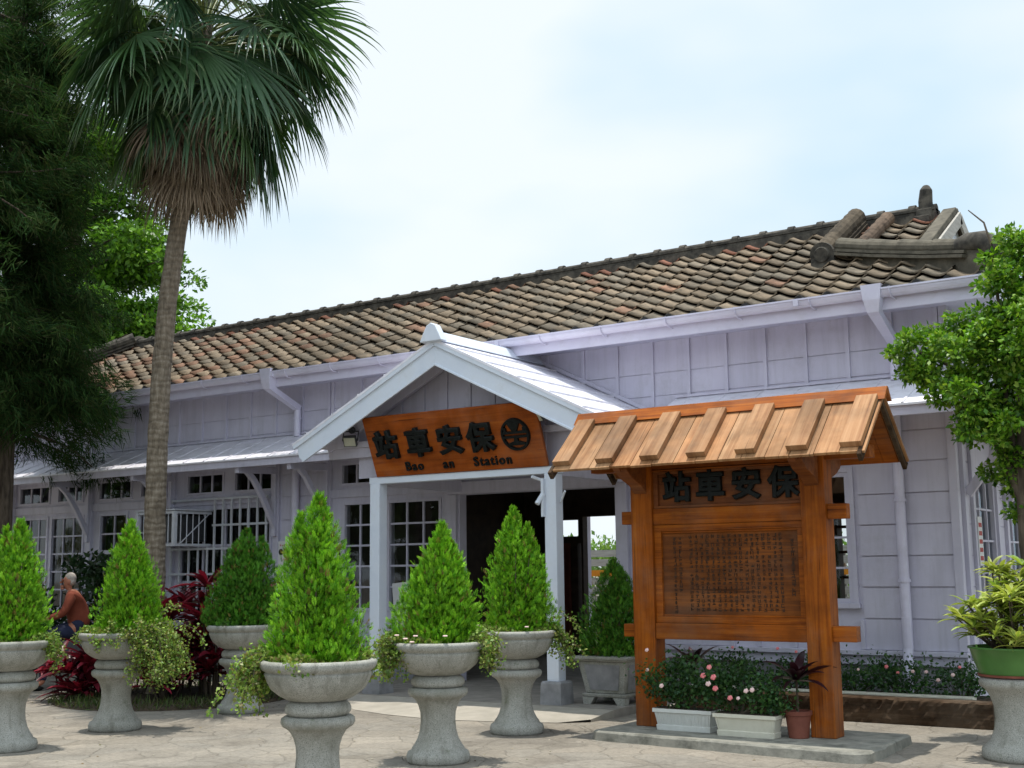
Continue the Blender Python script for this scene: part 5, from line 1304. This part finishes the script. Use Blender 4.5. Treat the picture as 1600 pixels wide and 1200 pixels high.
# beyond the platform
for k, (x, y, lb) in enumerate([(-16.2, 30.0, 'pale green bush seen through the left part of the station doorway'), (-14.2, 31.5, 'pale green bush seen through the right part of the station doorway'), (-11.5, 31.0, 'green bush seen through the right hand window'), (-19.0, 31, 'green bush far behind the dark waiting room')]):
    rng = np.random.default_rng(240+k); o = thing('bush', lb, 'bush', (x, y, GZ)); cl = [(rng.uniform(-1.2, 1.2), rng.uniform(-.8, .8), 2.35*rng.uniform(.1, .95), .45) for j in range(24)]
    V, T = clump_leaves(rng, cl, 2200, .10, .22, .6, [(.09, .19, .03), (.14, .26, .05), (.20, .30, .08)], 1, .6); quads('foliage', V, T, 'leaf', o)
    s = MB(); 
    for c in cl[:8]: s.tube([(0, 0, 0), c[:3]], [.03, .01], 5)
    s.build('stem', 'bark', o)
fn = thing('platform_fence', 'weathered grey plank fence with an orange band beyond the platform', 'fence', (-13, 25, GZ))
q = MB()
for z in np.arange(.2, 2.0, .21): 
    if not 1.40 < z < 1.55: q.box(-7, 9, -.03, .03, z, z+.16)
for x in np.arange(-7, 9.1, 1.6): q.box(x-.06, x+.06, .03, .12, 0, 2.0)
q.build('plank', 'greywood', fn); q = MB(); q.box(-7, 9, -.05, .02, 1.44, 1.58); q.build('rail', 'orangepaint', fn)

# ------------------------------------------------------------------ man on a scooter
MX, MY = -15.6, 11.5
sc = thing('motor_scooter', 'dark parked scooter under the seated old man, mostly hidden by red leaves', 'scooter', (MX, MY, GZ), rad(50))
q = MB(); q.prism([(-.62, -.16, .35), (-.25, -.16, .30), (.55, -.16, .38), (.62, -.16, .55), (.45, -.16, .70), (-.12, -.16, .70), (-.2, -.16, .42), (-.45, -.16, .40), (-.55, -.16, .85), (-.66, -.16, .83)][::-1], (0, .32, 0)); q.build('body', 'metal_d', sc, bevel=.03)
q = MB(); q.prism([(-.14, -.14, .705), (.5, -.14, .705), (.56, -.14, .78), (.2, -.14, .80), (-.1, -.14, .78)][::-1], (0, .28, 0)); q.build('seat', 'black', sc, bevel=.03)
q = MB(); q.tube([(-.6, 0, .8), (-.55, 0, 1.02)], .03, 8); q.tube([(-.52, -.32, 1.0), (-.56, -.1, 1.03), (-.56, .1, 1.03), (-.52, .32, 1.0)], .016, 8); q.tube([(-.5, -.36, .99), (-.53, -.24, 1.01)], .022, 8); q.build('handlebar', 'metal_w', sc)
for x in (-.66, .55):
    q = MB(); n = 28
    for i in range(n):
        pass
    q.tube([(x+.2*math.cos(2*PI*i/n), 0, .25+.2*math.sin(2*PI*i/n)) for i in range(n+1)], .05, 10, False); w_ = q.build('wheel', 'black', sc, smooth=True)
    q = MB()
    for i in range(5): a = 2*PI*i/5; q.beam((x, 0, .25), (x+.17*math.cos(a), 0, .25+.17*math.sin(a)), .03, .03, (0, 1, 0))
    q.build('rim', 'metal_w', w_)
q = MB(); q.ball((-.68, 0, .78), (.06, .10, .07)); q.build('headlight', 'lamp_gl', sc)

def skinned(name, verts, edges, radii, m, parent, sub=2, root=0):
    me = bpy.data.meshes.new(name); me.from_pydata(verts, edges, []); o = bpy.data.objects.new(name, me); COL.objects.link(o); o.parent = parent
    me.materials.append(M[m])
    md = o.modifiers.new('skin', 'SKIN'); md.use_smooth_shade = True
    for sv, r in zip(me.skin_vertices[0].data, radii): sv.radius = r if isinstance(r, tuple) else (r, r)
    me.skin_vertices[0].data[root].use_root = True
    s = o.modifiers.new('sub', 'SUBSURF'); s.levels = s.render_levels = sub
    return o
pe = thing('person', 'grey haired man in a rust shirt and navy trousers sitting on a scooter', 'person', (MX, MY, GZ), rad(50))
# one joint skeleton facing -X, seated; z measured from the plaza
J = {'pel': (.12, 0, .84), 'wai': (.13, 0, 1.0), 'che': (.06, 0, 1.20), 'sho': (.02, 0, 1.33), 'nek': (-.02, 0, 1.41), 'hd1': (-.05, 0, 1.47), 'hd2': (-.05, 0, 1.56), 'hd3': (-.045, 0, 1.61)}
vs, es, rs = [], [], []
idx = {}
def jn(k, p_, r, par=None):
    idx[k] = len(vs); vs.append(p_); rs.append(r)
    if par is not None: es.append((idx[par], idx[k]))
jn('pel', J['pel'], (.13, .15)); jn('wai', J['wai'], (.11, .14), 'pel'); jn('che', J['che'], (.12, .16), 'wai'); jn('sho', J['sho'], (.085, .13), 'che'); jn('nek', J['nek'], .05, 'sho'); jn('hd1', J['hd1'], (.075, .062), 'nek'); jn('hd2', J['hd2'], (.09, .074), 'hd1'); jn('hd3', J['hd3'], (.065, .055), 'hd2')
for s, t_ in ((-1, 'l'), (1, 'r')):
    jn(t_+'sh', (.03, s*.19, 1.31), .062, 'sho'); jn(t_+'el', (-.08, s*.27, 1.08), .045, t_+'sh'); jn(t_+'wr', (-.33, s*.29, .99), .030, t_+'el'); jn(t_+'pa', (-.41, s*.29, .995), (.018, .034), t_+'wr')
    for f_ in range(4):
        yy = s*(.29+.03-.02*f_); jn(t_+'f%d' % f_, (-.475+.006*abs(f_-1), yy, 1.01), .0095, t_+'pa'); jn(t_+'g%d' % f_, (-.49, yy, .985), .0085, t_+'f%d' % f_); jn(t_+'h%d' % f_, (-.465, yy, .968), .0075, t_+'g%d' % f_)
    jn(t_+'t1', (-.39, s*.29-s*.04, .985), .011, t_+'wr'); jn(t_+'t2', (-.43, s*.29-s*.045, .965), .009, t_+'t1')
    jn(t_+'hi', (.06, s*.10, .83), .095, 'pel'); jn(t_+'kn', (-.32, s*.17, .78), .062, t_+'hi'); jn(t_+'an', (-.32, s*.19, .40 if s > 0 else .12), .04, t_+'kn'); jn(t_+'to', (-.47, s*.20, .36 if s > 0 else .05), (.045, .03), t_+'an')
body = skinned('body', vs, es, rs, 'skin', pe)
fc_ = MB(); hx, hz = -.05, 1.545
fc_.prism([(hx-.088, -.012, hz+.005), (hx-.088, .012, hz+.005), (hx-.122, .016, hz-.035), (hx-.122, -.016, hz-.035), ], (.04, 0, -.004))
fc_.ball((hx-.075, 0, hz-.085), (.03, .035, .022)); fc_.ball((hx-.072, 0, hz-.115), (.03, .035, .02)); fc_.ball((hx-.075, 0, hz+.012), (.022, .055, .012))
for s in (-1, 1): fc_.ball((hx+.02, s*.080, hz-.02), (.026, .012, .036))
fo = fc_.build('face', 'skin', pe, smooth=True)
ey = MB()
for s in (-1, 1): ey.ball((hx-.086, s*.032, hz-.008), (.008, .013, .007))
ey.box(hx-.104, hx-.09, -.022, .022, hz-.10, hz-.095)
ey.build('eye', 'metal_d', pe)
ha = MB(); ha.ball((hx+.035, 0, hz+.035), (.083, .084, .085), 16, 10); ha.ball((hx+.045, 0, hz-.01), (.068, .085, .07), 14, 8); ha.build('hair', 'hair', pe, smooth=True)
sv, sr, se = [], [], []
def js(k, r, par, sc_=1.0):
    sv.append(vs[idx[k]]); sr.append(r); 
    if par is not None: se.append((par, len(sv)-1))
    return len(sv)-1
a0_ = js('pel', (.165, .185), None); a1_ = js('wai', (.132, .165), a0_); a2_ = js('che', (.14, .185), a1_); a3_ = js('sho', (.10, .15), a2_); js('nek', (.062, .062), a3_)
for t_ in 'lr':
    b1 = js(t_+'sh', .082, a3_); b2 = js(t_+'el', .062, b1); mid = Vector(vs[idx[t_+'el']]).lerp(Vector(vs[idx[t_+'wr']]), .82); sv.append(tuple(mid)); sr.append(.045); se.append((b2, len(sv)-1))
skinned('shirt', sv, se, sr, 'shirt', pe)
sv, sr, se = [], [], []
a0_ = js('pel', (.155, .178), None); js('wai', (.128, .158), a0_)
for t_ in 'lr': b1 = js(t_+'hi', .122, a0_); b2 = js(t_+'kn', .078, b1); js(t_+'an', .055, b2)
skinned('trousers', sv, se, sr, 'trousers', pe)
sh = MB()
for s, z_ in ((-1, .035), (1, .345)): sh.ball((-.43, s*.2, z_), (.13, .05, .04), 12, 7)
sh.build('shoe', 'black', pe, smooth=True)

# trees across the plaza, behind the viewer (they show in the window panes), and added shade trees
rng = np.random.default_rng(300); cl = []
for k in range(70):
    x = -95+2.1*k+rng.normal(0, .8); y = -42+rng.normal(0, 4); hh = rng.uniform(5, 11)
    for j in range(7): cl.append((x+rng.normal(0, 1.4), y+rng.normal(0, 1.4), hh*rng.uniform(.12, .9)+GZ, rng.uniform(1.0, 1.9)))
for (x, y, hh) in [(-27, 4.5, 9), (-23, 2.0, 8), (-18.5, 2.5, 9), (-16, -1.5, 8), (-21, -3, 10)]:  # unseen left of the frame, added to keep sky off the station's left end
    for j in range(14): cl.append((x+rng.normal(0, 1.5), y+rng.normal(0, 1.3), hh*rng.uniform(.3, .95), rng.uniform(1.0, 1.7)))
V, T = clump_leaves(rng, cl, 34000, .45, .9, .7, [(.03, .07, .015), (.05, .11, .02)], .9, .6)
tag(quads('treeline_and_added_trees', V, T, 'leaf'), kind='stuff')

rng = np.random.default_rng(310); N = 260
C = np.stack([rng.uniform(-15, -2.5, N), rng.uniform(6.2, 12.2, N), np.full(N, GZ+.006)], 1)
keep = ~((C[:, 0] > -6.4) & (C[:, 0] < -3.3) & (C[:, 1] > 10.2)); C = C[keep]; N = len(C)
V = leafquads(C, norm(rng.normal(0, 1, (N, 3))*np.array([1, 1, .08])), np.array([0, 0, 1])+rng.normal(0, .2, (N, 3)), rng.uniform(.015, .05, N), rng.uniform(.01, .028, N))
tag(quads('leaf_litter', V, tints(rng, N, [(.20, .13, .06), (.30, .24, .12), (.10, .12, .04), (.45, .42, .36)]), 'leaf'), kind='stuff')
